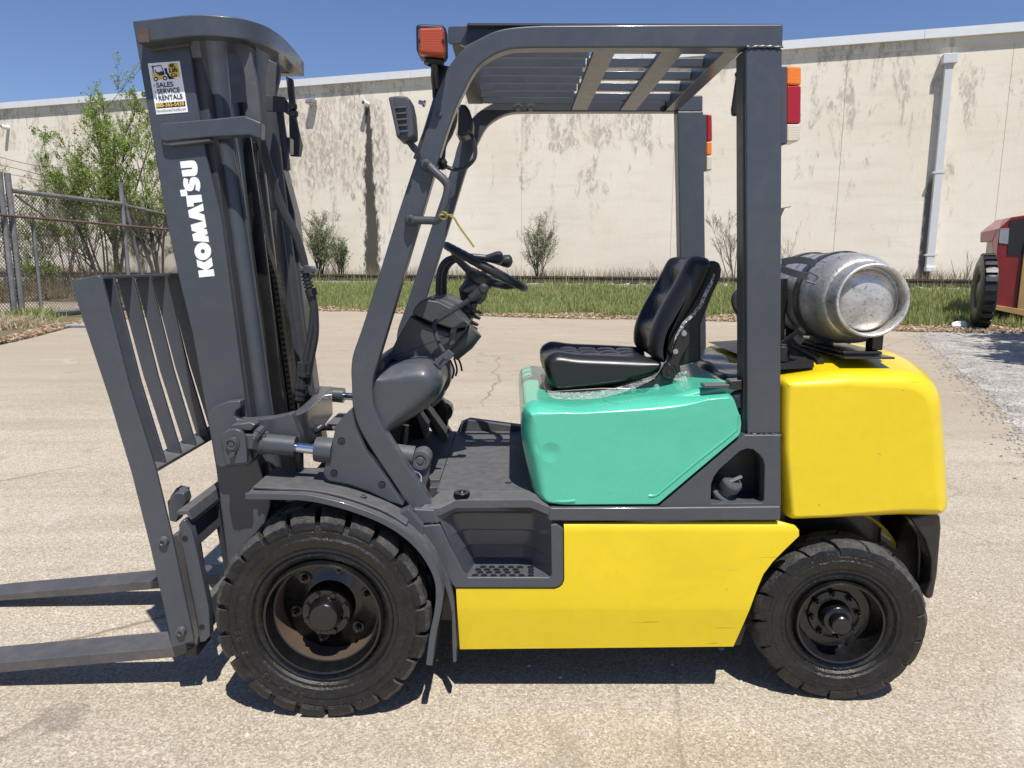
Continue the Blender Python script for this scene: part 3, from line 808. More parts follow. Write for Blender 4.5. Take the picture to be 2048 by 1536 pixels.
def litter_left(n):
    a = np.array([[q.x, q.y] for q in (PZ(-60, 700, 0), PZ(60, 676, 0), PZ(150, 652, 0), PZ(320, 630, 0), PZ(420, 625, 0))]); i = rng.integers(0, 4, n); t = rng.uniform(0, 1, n)[:, None]
    p = a[i] * (1 - t) + a[i + 1] * t; off = rng.uniform(-.15, 4.2, n) ** 1.0; p = p + np.stack([-off * .35, off], 1)
    return np.concatenate([p, rng.uniform(.01, .05, n)[:, None]], 1)
make('leaf_litter', leaves(np.concatenate([litter(52000), litter_left(30000)]), .075, .75), 'dead_leaves', smooth=0, kind='stuff', origin=(0, 18, 0))

# --- trees and bushes
def skeleton(base, stems, spread, height, seed, levels=3, curve=.25, r0=.05, kids=(5, 8), lean=(0, 0), short=.45, twiggy=False):
    rd = random.Random(seed); tubes = []; tips = []
    def branch(p, d, L, r, lev):
        pts = [Vector(p)]; q = Vector(p); dd = Vector(d); m = 6 if lev == 0 else 4
        for i in range(m):
            dd = (dd + Vector((rd.uniform(-1, 1), rd.uniform(-1, 1), rd.uniform(-.3, .8))) * curve * .35).normalized()
            q = q + dd * L / m; pts.append(q.copy())
        rr = [max(.0035, r * (1 - .8 * i / m)) for i in range(m + 1)]
        tubes.append((pts, rr))
        if lev >= levels:
            tips.append(pts); return
        if lev >= levels - 1: tips.append(pts[2:])
        for _ in range(rd.randint(*kids)):
            t = rd.uniform(.25 if lev == 0 else .15, 1.0); f = t * m; i = min(int(f), m - 1); s = pts[i].lerp(pts[i + 1], f - i)
            ax = Vector((rd.uniform(-1, 1), rd.uniform(-1, 1), rd.uniform(-.1, .9))).normalized()
            nd = (dd * .75 + ax * rd.uniform(.45, .9)).normalized()
            branch(s, nd, L * rd.uniform(short * .7, short * 1.2) * (1.15 - .45 * t), rr[i] * .6, lev + 1)
    for i in range(stems):
        a = rd.uniform(0, 6.28); s = rd.uniform(.15, 1) * spread
        d = Vector((math.cos(a) * s + lean[0], math.sin(a) * s * .6 + lean[1], 1)).normalized()
        branch(Vector(base) + Vector((rd.uniform(-.12, .12), rd.uniform(-.1, .1), 0)), d, height * rd.uniform(.7, 1.0), r0 * rd.uniform(.7, 1.1), 0)
    return tubes, tips
def plant(name, label, cat, base, stems, spread, height, seed, leafmat_, nleaf, lsize, group=None, bark='bark', **kw):
    t, tips = skeleton(base, stems, spread, height, seed, **kw)
    o = root(name, label, cat, tuple(base), group)
    make('trunk', merge_np(t), bark, o, smooth=60)
    if nleaf:
        ps = []; rd = random.Random(seed + 5)
        segs = [(pl[i], pl[i + 1]) for pl in tips for i in range(len(pl) - 1)]
        for _ in range(nleaf):
            a, b = segs[int(rd.random() ** 1.0 * len(segs))]
            p = a.lerp(b, rd.random()); ps.append((p.x + rd.gauss(0, .045), p.y + rd.gauss(0, .045), p.z + rd.gauss(0, .045)))
        make('crown', leaves(np.array(ps), lsize), leafmat_, o, smooth=0)
    return o
def merge_np(t):
    V = []; F = []
    for pts, rr in t:
        v, f = tube(pts, rr, 5 if max(rr) > .02 else 3, False); b = len(V); V += v; F += [[i + b for i in q] for q in f]
    return V, F
plant('elm_tree', 'tallest young elm, its leafy top rising past the wall coping beside the mast', 'tree', G(232, 545, 21.5), 6, .26, 7.3, 3, 'elm_leaves', 12500, .085, levels=3, r0=.075, lean=(.05, 0), kids=(5, 7), group='young elms behind the gate')
plant('elm_tree', 'young elm leaning over the chain-link gate, bright green new leaves', 'tree', G(212, 545, 20.6), 5, .42, 5.6, 8, 'elm_leaves', 8500, .082, levels=3, r0=.06, lean=(-.22, 0), kids=(5, 7), group='young elms behind the gate')
plant('elm_tree', 'young elm half hidden behind the mast, darker trunk and green leaves', 'tree', G(318, 548, 20.5), 5, .26, 6.0, 12, 'elm_leaves', 8500, .082, levels=3, r0=.065, lean=(-.05, 0), kids=(5, 7), group='young elms behind the gate')
plant('sapling', 'thin twiggy sapling with few leaves left of the gate post', 'tree', G(135, 550, 22.2), 9, .45, 4.4, 21, 'elm_leaves', 3500, .07, levels=3, r0=.03, bark='twig', kids=(5, 8), group='saplings behind the gate')
plant('sapling', 'bare twiggy sapling behind the gate leaf, pale thin stems', 'tree', G(172, 550, 23.0), 8, .5, 5.2, 27, 'elm_leaves', 1500, .06, levels=3, r0=.03, bark='twig', kids=(5, 8), group='saplings behind the gate')
plant('sapling', 'reddish twiggy sapling at the edge of the fence by the tall gate post', 'tree', G(-6, 600, 18.3), 6, .35, 3.9, 33, 'red_twigs', 1200, .06, levels=3, r0=.03, bark='twig', kids=(4, 7), group='saplings behind the gate')
plant('sapling', 'dense twiggy sapling thicket with small leaves behind the gate', 'tree', G(60, 560, 21.0), 12, .7, 3.2, 71, 'elm_leaves', 4500, .07, levels=3, r0=.02, bark='twig', kids=(4, 7), group='saplings behind the gate')
plant('sapling', 'dense twiggy sapling beside the brace post, half covered in young leaves', 'tree', G(285, 560, 20.8), 11, .7, 3.4, 77, 'elm_leaves', 5000, .07, levels=3, r0=.02, bark='twig', kids=(4, 7), group='saplings behind the gate')
plant('shrub', 'low leafy shrub at the foot of the gate post', 'shrub', G(90, 590, 19.5), 7, .9, 1.6, 35, 'elm_leaves', 2600, .08, levels=2, r0=.02, kids=(4, 7))
plant('bush', 'tall feathery green bush against the wall just right of the mast', 'bush', G(640, 548, 26.6), 12, .30, 2.5, 41, 'bush_leaves', 3600, .065, levels=2, r0=.03, kids=(7, 11), group='green bushes along the foot of the wall')
plant('bush', 'lower rounded green bush beside the foot of the dark water stain', 'bush', G(683, 548, 26.4), 12, .42, 1.6, 44, 'bush_leaves', 2400, .065, levels=2, r0=.025, kids=(6, 9), group='green bushes along the foot of the wall')
plant('bush', 'sparse twin-topped green bush on the wall above the steering wheel', 'bush', G(1078, 552, 26.5), 12, .40, 2.3, 52, 'bush_leaves', 2600, .062, levels=2, r0=.025, kids=(6, 9), group='green bushes along the foot of the wall')
plant('bare_shrub', 'leafless pale shrub against the wall behind the seat back', 'shrub', G(1468, 548, 26.0), 7, .55, 2.2, 61, None, 0, 0, bark='twig', levels=3, r0=.028, kids=(4, 6), group='leafless shrubs along the foot of the wall')
plant('bare_shrub', 'small leafless shrub with two forked stems right of the downspout', 'shrub', G(1933, 556, 25.0), 3, .55, 1.35, 66, None, 0, 0, bark='twig', levels=1, r0=.024, kids=(2, 4), group='leafless shrubs along the foot of the wall')
plant('bare_shrub', 'thin leafless shrub against the wall just above the gas cylinder', 'shrub', G(1560, 552, 26.4), 4, .5, 1.9, 68, None, 0, 0, bark='twig', levels=2, r0=.02, kids=(3, 5), group='leafless shrubs along the foot of the wall')
def tuft(n, px, py, rx, ry):
    c = PZ(px, py, 0); p = np.stack([rng.normal(c.x, rx, n), rng.normal(c.y, ry, n), np.zeros(n)], 1); return p
make('weed_clump', blades(700, lambda n: tuft(n, 58, 642, .22, .4), .06, .42, .025, .9), 'grass_blades', smooth=0, kind='stuff', origin=tuple(PZ(60, 648, 0)))
make('straw_heap', blades(1400, lambda n: tuft(n, 4, 655, .35, .5), .06, .3, .02, 2.2), 'straw', smooth=0, kind='stuff', origin=tuple(PZ(10, 655, 0)))
make('brush_thicket', blades(2200, lambda n: np.stack([rng.uniform(-21, -9.5, n), rng.uniform(23.5, 25.5, n), rng.uniform(.1, .5, n)], 1), .2, .9, .018, .8), 'dry_weeds', smooth=0, kind='stuff', origin=(-14, 24, 0))

# --- chain-link gate and fence
fa = PZ(38, 640, 0); fb = G(262, 560, 0); 
fd = Vector((UW.x, UW.y, 0))
fb = PZ(262, 620, 0)
fd = (fb - fa).normalized(); flen = (fb - fa).length
fn_ = Vector((fd.y, -fd.x, 0))
fence = root('chain_link_gate', 'tall rusty chain-link gate with double post and barbed wire standing on the left', 'gate', tuple(fa))
def fp(s, z, off=0.0): return fa + fd * s + fn_ * off + Vector((0, 0, z))
def top_at(px, py, s):                            # height of the fence line at distance s seen at py
    p = fp(s, 0); lo, hi = -1.0, 9.0
    for _ in range(40):
        m = (lo + hi) / 2; w = MR.transposed() @ (p + Vector((0, 0, m)) - CAM); yy = 768 - FPX * w.y / -w.z
        if yy > py: lo = m
        else: hi = m
    return lo
ht = top_at(38, 345, 0); hr = top_at(38, 380, 0)
for off in (-.12, .12):
    make('post', tube([fp(off, 0), fp(off, ht)], .075, 14), 'old_pipe', fence)
make('post', tube([fp(flen, 0), fp(flen, top_at(255, 366, flen))], .065, 12), 'old_pipe', fence)
make('brace', tube([fp(flen + .1, top_at(262, 400, flen)), fp(flen + .9, 0.0)], .05, 10), 'old_pipe', fence)
hr2 = top_at(250, 408, flen)
make('top_rail', tube([fp(.2, hr), fp(flen, hr2)], .06, 10), 'old_pipe', fence)
make('top_rail', tube([fp(-4, hr + .1), fp(-.2, hr)], .05, 10), 'old_pipe', fence)
make('top_rail', tube([fp(flen, hr2 - .03), fp(flen + 5, hr2 - .4)], .05, 10), 'old_pipe', fence)
make('bottom_rail', tube([fp(.5, .12), fp(flen, .10)], .07, 10), 'old_pipe', fence)
make('middle_rail', tube([fp(-4, hr - .60, .08), fp(flen + 5, hr - .72, .08)], .035, 8), 'rusty_pipe', fence)
make('gate_stile', tube([fp(.75, .12), fp(.75, hr - .5)], .05, 10), 'old_pipe', fence)
make('gate_stile', tube([fp(1.25, hr - .62), fp(.3, hr - .1)], .03, 8), 'old_pipe', fence)
for i, q in enumerate((.35, .55, .78)):
    pts = [fp(-4 + s_ * .5, hr + q + .10 * math.sin(s_ * .9 + i) * (1 if s_ < 8 else .5)) for s_ in range(0, 13)]
    make('barbed_wire', tube(cr(pts, 3), .008, 4), 'wire', fence)
def mesh_wire(s0, s1, zb_, zt_):
    V = []; F = []; st = .098; nrow = int((zt_ - zb_) / st); w = .0065
    k0 = 0
    n = int((s1 - s0) / st)
    for dirn in (1, -1):
        for i in range(-nrow, n + nrow):
            sa = s0 + i * st; a = [sa, zb_]; b = [sa + dirn * nrow * st, zt_]
            # clip in s
            def at(sx): return zb_ + (sx - sa) * dirn
            lo_s, hi_s = sorted((a[0], b[0])); lo_s = max(lo_s, s0); hi_s = min(hi_s, s1)
            if hi_s - lo_s < .02: continue
            m = max(2, int((hi_s - lo_s) / .9))
            p0 = fp(lo_s, at(lo_s), .01 * dirn); p1 = fp(hi_s, at(hi_s), .01 * dirn)
            q = len(V); t_ = (p1 - p0).normalized(); sd_ = t_.cross(fn_).normalized()
            for p in (p0, p1):
                V += [p + sd_ * w, p - sd_ * w * .5 + fn_ * w, p - sd_ * w * .5 - fn_ * w]
            F += [[q, q + 1, q + 4, q + 3], [q + 1, q + 2, q + 5, q + 4], [q + 2, q, q + 3, q + 5]]
    return V, F
make('chain_link', mesh_wire(-4, flen + 5, .14, hr - .03), 'wire', fence, smooth=0, kind='stuff')

# --- the red machine parked at the right
rm = root('red_yard_machine', 'large red industrial machine with tan step frame and big black tyre at the right edge', 'machine', (10.3, 13.6, 0))
fr = PZ(1983, 650, 0)                               # foot of its near corner
fdir = Vector((1, -.45, 0)).normalized()            # along the red face, to the right and nearer
fnr = Vector((-fdir.y, fdir.x, 0))                  # into the machine
if fnr.y < 0: fnr = -fnr
def rf(px, py, off=0.0): return PP(px, py, fr + fnr * off, fnr)
def rslab(pts, off, t):
    w = [rf(x, y, off) for x, y in pts]; return poly(w, [v + fnr * t for v in w])
make('body', rslab([(1999, 456), (2024, 434), (2120, 420), (2330, 395), (2330, 700), (2034, 632), (1983, 612), (1991, 530)], .12, 1.6), 'red_machine', rm, smooth=0, bevel=.02)
make('chassis', rslab([(2000, 600), (2330, 640), (2330, 720), (2010, 650)], .25, 1.4), 'black_plastic', rm, smooth=0)  # dark box added to stand in for the shadow under the machine
make('hood', poly([rf(1961, 464, .10), rf(1999, 456, .10), rf(1996, 484, .10), rf(1960, 485, .10)], [rf(1990, 441, 1.3), rf(2024, 434, 1.3), rf(2024, 470, 1.3), rf(1990, 470, 1.3)]), 'red_machine_lit', rm, smooth=0, bevel=.02)
make('side_plate', rslab([(1985, 484), (1998, 456), (1984, 618), (1991, 525)], .0, .1), 'red_machine_lit', rm, smooth=0)
make('step_frame', rslab([(1984, 609), (2034, 617), (2330, 660), (2330, 705), (2048, 632), (1983, 618)], .0, .35), 'tan_machine', rm, smooth=0, bevel=.01)
make('frame_post', rslab([(2044, 540), (2052, 480), (2330, 470), (2330, 662), (2035, 618)], .02, .09), 'tan_machine', rm, smooth=0)
make('side_window', rslab([(2020, 441), (2140, 425), (2140, 512), (2015, 509)], .095, .03), 'black_plastic', rm, smooth=0)
make('data_plate', rslab([(2000, 457), (2019, 456), (2017, 488), (1998, 486)], .10, .02), 'galvanised', rm, smooth=0)
wc = PZ(1950, 656, 0) + Vector((0, 0, .86))
def big_wheel(c, rad=.86):
    prof = [(-.02, .42), (-.04, .50), (-.07, .62), (-.07, .75), (-.03, .84), (.03, rad), (.18, rad), (.24, .84), (.28, .7), (.25, .42)]
    w = make('wheel', lathe(prof, c, fdir, 40), 'tyre_rubber', rm)
    make('rim', lathe([(-.03, .43), (.02, .40), (.03, .30), (-.02, .22), (-.04, .0)], c, fdir, 30), 'steel_worn', w)
    g = []
    for i in range(26):
        a = 2 * math.pi * i / 26; u_ = Vector((0, 0, 1)); w_ = fdir.cross(u_)
        dd = u_ * math.cos(a) + w_ * math.sin(a)
        rot = Matrix((fdir, dd, fdir.cross(dd))).transposed()
        g.append(box(c + dd * (rad) + fdir * .105, (.23, .09, .11), rot))
    make('tread', merge(*g), 'black_plastic', w, smooth=0)  # darker than the tyre rubber, shade on the tread put into the colour
    return w
big_wheel(wc)
c0 = fr + fdir * .9  # unseen roof and posts from here, added to throw shadow on the asphalt
make('shadow_roof', poly([c0 + fdir * 1.2 + fnr * .1 + Vector((0, 0, 3.0)), c0 + fdir * 4.2 + fnr * .1 + Vector((0, 0, 3.0)), c0 + fdir * 4.2 + fnr * 1.7 + Vector((0, 0, 3.0)), c0 + fdir * 1.2 + fnr * 1.7 + Vector((0, 0, 3.0))],
     [c0 + fdir * 1.2 + fnr * .1 + Vector((0, 0, 3.12)), c0 + fdir * 4.2 + fnr * .1 + Vector((0, 0, 3.12)), c0 + fdir * 4.2 + fnr * 1.7 + Vector((0, 0, 3.12)), c0 + fdir * 1.2 + fnr * 1.7 + Vector((0, 0, 3.12))]), 'red_machine', rm, smooth=0)
for q, w_ in ((1.3, .2), (4.1, .2), (1.3, 1.6), (4.1, 1.6)):
    make('shadow_roof_post', tube([c0 + fdir * q + fnr * w_ + Vector((0, 0, 1.0)), c0 + fdir * q + fnr * w_ + Vector((0, 0, 3.0))], .06, 8), 'red_machine', rm)
# unseen tree, added beyond the right edge to cast the shadow on the asphalt
rt = root('shadow_tree', 'unseen leafy tree added beyond the right edge to cast shadow on the asphalt', 'tree', (9.6, 7.4, 0))
make('trunk', tube(cr([(9.6, 7.4, 0), (9.7, 7.4, 1.6), (9.6, 7.3, 3.0), (9.4, 7.2, 4.3)], 4), [.14] * 7 + [.10] * 6, 10), 'bark', rt)
cc = np.concatenate([rng.normal((9.1, 7.0, 4.1), (.30, .45, .4), (3600, 3)), rng.normal((10.2, 8.6, 4.0), (.4, .5, .4), (4200, 3)), rng.normal((11.6, 10.6, 4.2), (.5, .5, .5), (4200, 3)), rng.normal((10.6, 7.2, 4.4), (.5, .6, .5), (3500, 3))])
make('crown', leaves(cc, .22), 'elm_leaves', rt, smooth=0)
# --- small things on the ground
wb = PZ(1919, 657, 0)
g = lathe([(-.20, .0), (-.19, .05), (-.10, .10), (.04, .12), (.16, .07), (.22, .0)], wb + Vector((0, 0, .08)), (1, .2, .1), 14)
V = [v + Vector((random.uniform(-.035, .035), random.uniform(-.035, .035), random.uniform(-.025, .025))) for v in g[0]]
tag(make('rag', (V, g[1]), 'cloth_white', smooth=60, origin=tuple(wb)), 'crumpled white rag lying at the grass edge near the red machine', 'rag')
pb = PZ(150, 656, 0)
tag(make('pipe_offcut', merge(cyl(pb + Vector((-.2, 0, .05)), pb + Vector((.25, .05, .05)), .04)), 'galvanised', origin=tuple(pb)), 'short grey pipe offcut lying on the concrete by the gate', 'pipe')
pb = PZ(122, 649, 0)
tag(make('plank', box(pb + Vector((0, 0, .02)), (.55, .07, .03), Matrix.Rotation(-.1, 3, 'Z')), 'twig', origin=tuple(pb), smooth=0), 'thin pale wooden batten lying in the dead leaves by the gate', 'plank')
def gravel():
    V = []; F = []; rd = random.Random(14)
    for i in range(2600):
        q = rd.randrange(len(a2) - 1); f = rd.random(); x = a2[q][0] + (a2[q + 1][0] - a2[q][0]) * f + rd.gauss(.05, .16); y = a2[q][1] + (a2[q + 1][1] - a2[q][1]) * f + rd.gauss(0, .12)
        s = rd.uniform(.006, .022); b = len(V); n = 5
        V += [Vector((x + math.cos(k * 1.257) * s * rd.uniform(.7, 1.2), y + math.sin(k * 1.257) * s * rd.uniform(.7, 1.2), .004)) for k in range(n)] + [Vector((x + rd.uniform(-.3, .3) * s, y + rd.uniform(-.3, .3) * s, .004 + s * rd.uniform(.4, .9)))]
        F += [[b + k, b + (k + 1) % n, b + n] for k in range(n)]
    return V, F
make('gravel', gravel(), 'old_asphalt', smooth=0, kind='stuff', origin=(7, 8, 0))
def pebbles():
    V = []; F = []; rd = random.Random(4)
    for i in range(420):
        x = rd.uniform(-3.2, 3.6); y = rd.uniform(-1.4, 9) if rd.random() < .6 else rd.uniform(-1.4, 1.0); s = rd.uniform(.003, .0085) * (1.6 if rd.random() < .06 else 1)
        b = len(V)
        pts = [(1, 0, 0), (-1, 0, 0), (0, 1, 0), (0, -1, 0), (0, 0, .9), (.6, .6, .4), (-.6, .5, .4), (.5, -.6, .3)]
        ring = [(math.cos(a) * rd.uniform(.8, 1.3), math.sin(a) * rd.uniform(.7, 1.1), 0) for a in [k * math.pi / 3 for k in range(6)]]
        V += [Vector((x + p[0] * s, y + p[1] * s, 0)) for p in ring] + [Vector((x + p[0] * s * .6, y + p[1] * s * .6, s * rd.uniform(.5, .9))) for p in ring]
        F += [[b + k, b + (k + 1) % 6, b + 6 + (k + 1) % 6, b + 6 + k] for k in range(6)] + [[b + 6 + k for k in range(6)]]
    return V, F
make('pebbles', pebbles(), 'ballast', smooth=0, kind='stuff', origin=(0, 0, 0))

# ================================================================== THE FORKLIFT
FK = root('forklift', 'yellow and green counterbalance forklift with grey mast, overhead guard and gas cylinder on its back', 'forklift', (0.25, 0.61, 0))
YM = 0.61                                           # centre line
def mir(y): return 2 * YM - y
def S(name, pts, Y, t, mat='grey_paint', par=None, bev=.004, smooth=35, **k):
    return make(name, slab(pts, Y, t), mat, par or FK, smooth=smooth, bevel=bev, **k)
def Smir(name, pts, Y, t, mat='grey_paint', par=None, bev=.004, **k):
    """the same outline on the far side of the truck"""
    g = slabw(xzl(pts, Y), mir(Y) - t, mir(Y)); return make(name, g, mat, par or FK, bevel=bev, **k)
def px2x(px, py, Y): return P(px, py, Y).x

# ---------------------------------------------------------------- overhead guard
outer = [(833, 1021), (819, 1014), (775, 949), (740, 896), (716, 853), (705, 814), (703, 768), (702, 740), (706, 708), (722, 662), (750, 575), (795, 430), (853, 255), (868, 199), (885, 155), (908.5, 117), (935, 91), (973, 69), (1002, 58), (1040, 52.5), (1090, 50), (1567, 47.5), (1566, 95)]
inner = [(1487, 95), (1250, 95), (1100, 95.5), (1046, 96), (1017, 99), (988, 110), (961, 128), (944, 150), (929, 180), (914, 211), (897, 256), (885, 293), (843, 434), (832, 468), (790, 610), (757, 719), (748, 748), (744.5, 775), (747, 809), (756, 835), (772, 867), (810, 926), (840, 970), (868, 1014)]
outer_s = cr2(outer[:-2], 3, False) + [(1330, 48.5), (1567, 47.5), (1566, 95)]
inner_s = [inner[0]] + cr2(inner[1:], 3, False)
GO = outer_s + inner_s
gn = make('guard_frame', slab(GO, .12, .055), 'grey_paint', FK, bevel=.006)
gfz = make('guard_frame', slabw(xzl(GO, .12), mir(.12) - .055, mir(.12)), 'grey_paint', FK, bevel=.006)
RP = [(1491.5, 96), (1565, 96), (1561.5, 868), (1494.5, 868)]
make('rear_post', slab(RP, .118, .075), 'grey_paint', FK, bevel=.006)
make('rear_post', merge(slab([(1486, 104), (1493, 96), (1495.5, 868), (1487, 868)], .135, .07)), 'grey_inner', FK, bevel=.003)
make('rear_post', slabw(xzl(RP, .118), mir(.118) - .075, mir(.118)), 'grey_paint', FK, bevel=.006)
for Y in (.118, mir(.118) - .075):
    b_ = [P(1493 + (1563 - 1493) * i / 16, 870 + random.uniform(-1.5, 1.5), .118) for i in range(17)]
    make('weld_bead', tube([Vector((p.x, Y - .001 if Y < .5 else mir(.118), p.z)) for p in b_], [.0045 + .002 * math.sin(i * 2.2) for i in range(17)], 8), 'grey_paint', FK)
    b_ = [P(1493 + (1566 - 1493) * i / 14, 94 + random.uniform(-1, 1), .118) for i in range(15)]
    make('weld_bead', tube([Vector((p.x, Y - .001 if Y < .5 else mir(.118), p.z)) for p in b_], [.004 + .0015 * math.sin(i * 2.2) for i in range(15)], 8), 'grey_paint', FK)
zr = P(1200, 50, .12).z; zu = P(1200, 95, .12).z                 # top and underside of the side rails
y0, y1 = .175, mir(.175)
xA, xB = P(928, 60, .175).x, P(1564, 60, .175).x
# thin top skirt along both sides and the front beam
for Y in (.128, mir(.128) - .03):
    make('roof_edge', box2((px2x(935, 46, .13), Y, zr + .001), (px2x(1564, 46, .13), Y + .03, zr + .007)), 'grey_paint', FK, smooth=0)
make('roof_fill', slab([(934, 48), (1100, 48), (1180, 50), (1100, 54), (1002, 62), (960, 77), (930, 92), (920, 88), (934, 60)], .15, .02), 'black_paint', FK, bevel=0)
fbx = P(897, 70, .175).x
FB = [(896, 53), (934, 52), (936, 88), (898, 88)]
make('front_beam', slab([(896, 56), (899, 52), (934, 51), (990, 51), (960, 66), (935, 87), (899, 88), (896, 84)], .178, .006), 'grey_paint', FK, bevel=.002)
fx0, fz0 = P(903, 86, .185).x, P(903, 88, .185).z; fx1 = P(930, 86, .185).x
make('front_beam', box2((fx0, .184, fz0), (fx1 + .02, mir(.184), zr - .004)), 'grey_inner', FK, bevel=.003)
# closed slats over the mast, open slats behind, three cross members
cx = [px2x(1208, 102, .2), px2x(1342, 102, .2), px2x(1466, 100, .2)]
for i, x in enumerate(cx):
    make('cross_member', box2((x - .033, y0, zu + .004), (x + (.034 if i < 2 else .02), y1, zu + (.022 if i < 2 else .06))), 'grey_paint', FK, bevel=.002)
ns = 8
for i in range(ns):
    y = y0 + .035 + (y1 - y0 - .07) * i / (ns - 1)
    make('roof_slat', box2((fx1 + .02, y - .004, zu + .024), (cx[0] - .034, y + .004, zu + .072)), 'grey_paint', FK, bevel=.001)
for i in range(5):
    y = y0 + .09 + (y1 - y0 - .18) * i / 4
    make('roof_bar', box2((cx[0] - .03, y - .012, zu + .024), (cx[2], y + .012, zu + .052)), 'grey_paint', FK, bevel=.002)
# bolted flange on the far rail
for px in (1036, 1062):
    p = P(px, 184, mir(.178)); hexbolt((p.x, mir(.178) - .0, zu + .015), (0, -1, 0), .011, .012, 'bolt', 'zinc', gfz)
for px in (1328, 1354):
    p = P(px, 181, mir(.178)); hexbolt((p.x, mir(.178) - .0, zu + .012), (0, -1, 0), .009, .004, 'bolt', 'black_paint', gfz)
p = P(879, 229, .12); make('bolt', lathe([(-.006, 0), (-.005, .007), (0, .009), (.002, .009)], p, (0, 1, 0), 16), 'grey_paint', gn)
p = P(850, 208, .15); hexbolt(p, (-1, 0, .3), .007, .02, 'bolt', 'zinc', gn)
# second strip along the front of the pillar
make('pillar_strip', slab([(846, 262), (868, 190), (873, 192), (851, 264), (832, 318), (826, 316)], .135, .03), 'grey_paint', gn, bevel=.002)
# grab handle
hp = cr([P(856, 330, .105), P(872, 345, .09), P(888, 360, .085), P(895, 372, .085), P(893, 392, .085), P(884, 425, .085), P(874, 440, .09), P(860, 441, .095), P(822, 440, .105)], 5)
hh = make('grab_handle', tube(hp, .0125, 12), 'light_plastic', FK)
for q in ((853, 331), (822, 441)):
    p = P(q[0], q[1], .118)
    h2 = make('handle_foot', lathe([(-.03, 0), (-.028, .012), (-.02, .017), (0, .018)], p, (0, 1, 0), 18), 'light_plastic', hh)
    make('screw', lathe([(-.0335, 0), (-.0335, .006), (-.030, .007)], p, (0, 1, 0), 12), 'black_plastic', hh)
# yellow strap tied to the handle
st_ = root('tie_strap', 'thin faded yellow tie strap knotted on the grab handle of the guard pillar', 'strap', tuple(P(888, 428, .08)))
pp = cr([P(880, 428, .07), P(895, 430, .065), P(908, 436, .07), P(915, 448, .08), P(926, 464, .09), P(938, 480, .10), P(948, 494, .11)], 4)
make('tail', sweep(pp, [(-.001, -.003), (.001, -.003), (.001, .003), (-.001, .003)]), 'strap_yellow', st_)
make('knot', tube(cr([P(884, 424, .062), P(893, 426, .055), P(893, 437, .06), P(884, 438, .066), P(880, 430, .062), P(906, 430, .06)], 4), .0024, 6), 'strap_yellow', st_)

# ---------------------------------------------------------------- lamps on the guard
ts = make('turn_signal', pillow(roundc(xzl([(834, 58), (842, 54), (888, 56), (894, 64), (895, 112), (889, 121), (850, 121), (840, 116), (835, 105)], .095), .012, 4), .055, .135, .02, .012), 'black_plastic', FK)
make('lens', pillow(roundc(xzl([(836, 57), (889, 55), (891, 114), (837, 110)], .045), .014, 5), .028, .075, .022, .016), 'lens_orange', ts)
for q in ((838, 82), (886, 82)):
    p = P(q[0], q[1], .03); make('screw', lathe([(-.004, 0), (-.004, .004), (.012, .004)], p, (0, 1, 0), 10), 'black_print', ts)
make('stalk', merge(lathe([(0, .016), (.004, .030), (.010, .030), (.014, .020)], P(868, 121, .09), (0, 0, -1), 18), tube([P(868, 120, .09), P(870, 150, .11), P(873, 175, .13)], .011, 10)), 'black_plastic', ts)
make('bracket', slab([(862, 135), (885, 130), (899, 132), (880, 175), (868, 200), (865, 196)], .15, .004), 'black_paint', ts, bevel=.001)
make('wire', tube(cr([P(866, 128, .088), P(864, 150, .10), P(867, 178, .12), P(869, 196, .14)], 4), .004, 6), 'rubber_hose', ts)
# ribbed work light
WL = [(778, 197), (797, 195), (816, 196), (823, 203), (828, 226), (831, 260), (831, 275), (826, 279), (818, 281), (804, 283), (795, 275), (793, 262), (786, 225)]
wlg = make('work_light', pillow(roundc(xzl(WL, .075), .008, 3), .045, .145, .016, .010), 'light_plastic', FK)
for i in range(5):
    yq = 214 + i * 12
    make('rib', slab([(788 + i * 1.4, yq), (812 + i * .8, yq - 2.5), (812 + i * .8, yq + 2.5), (788 + i * 1.4, yq + 3)], .036, .02), 'light_plastic', wlg, bevel=.002)
make('rim', slab([(777, 197), (786, 196), (800, 268), (795, 276), (791, 262)], .034, .12), 'light_plastic', wlg, bevel=.004)
make('bracket', slab([(808, 280), (822, 279), (834, 292), (842, 318), (836, 312), (822, 300)], .085, .03), 'black_paint', wlg, bevel=.003)
def farlight():
    pr = roundc(xzl([(916, 210), (932, 211), (940, 222), (947, 245), (946, 266), (930, 275), (915, 274)], .80), .02, 4)
    w = make('work_light', pillow(pr, .77, .90, .02, .014), 'black_plastic', FK)
    make('lens', slab([(912, 212), (917, 210), (916, 274), (911, 268)], .775, .12), 'lens_clear', w, bevel=.003)
    make('wire', tube(cr([P(942, 268, .82), P(950, 290, .82), P(948, 318, .82), P(925, 338, .82), P(898, 336, .82), P(880, 322, .8)], 5), .008, 8), 'rubber_hose', w)
    return w
farlight()
make('wiring_loom', tube(cr([P(908, 210, .2), P(909, 240, .22), P(900, 268, .24), P(888, 290, .24), P(884, 320, .22), P(878, 335, .2)], 5), .0095, 8), 'rubber_hose', FK)
make('wiring_loom', tube(cr([P(912, 212, .2), P(905, 232, .2), P(893, 270, .2), P(886, 300, .2)], 5), .007, 8), 'rubber_hose', FK)
make('wire_connector', merge(cyl(P(882, 318, .17), P(890, 338, .17), .012), cyl(P(884, 326, .15), P(893, 321, .15), .008)), 'black_plastic', FK)
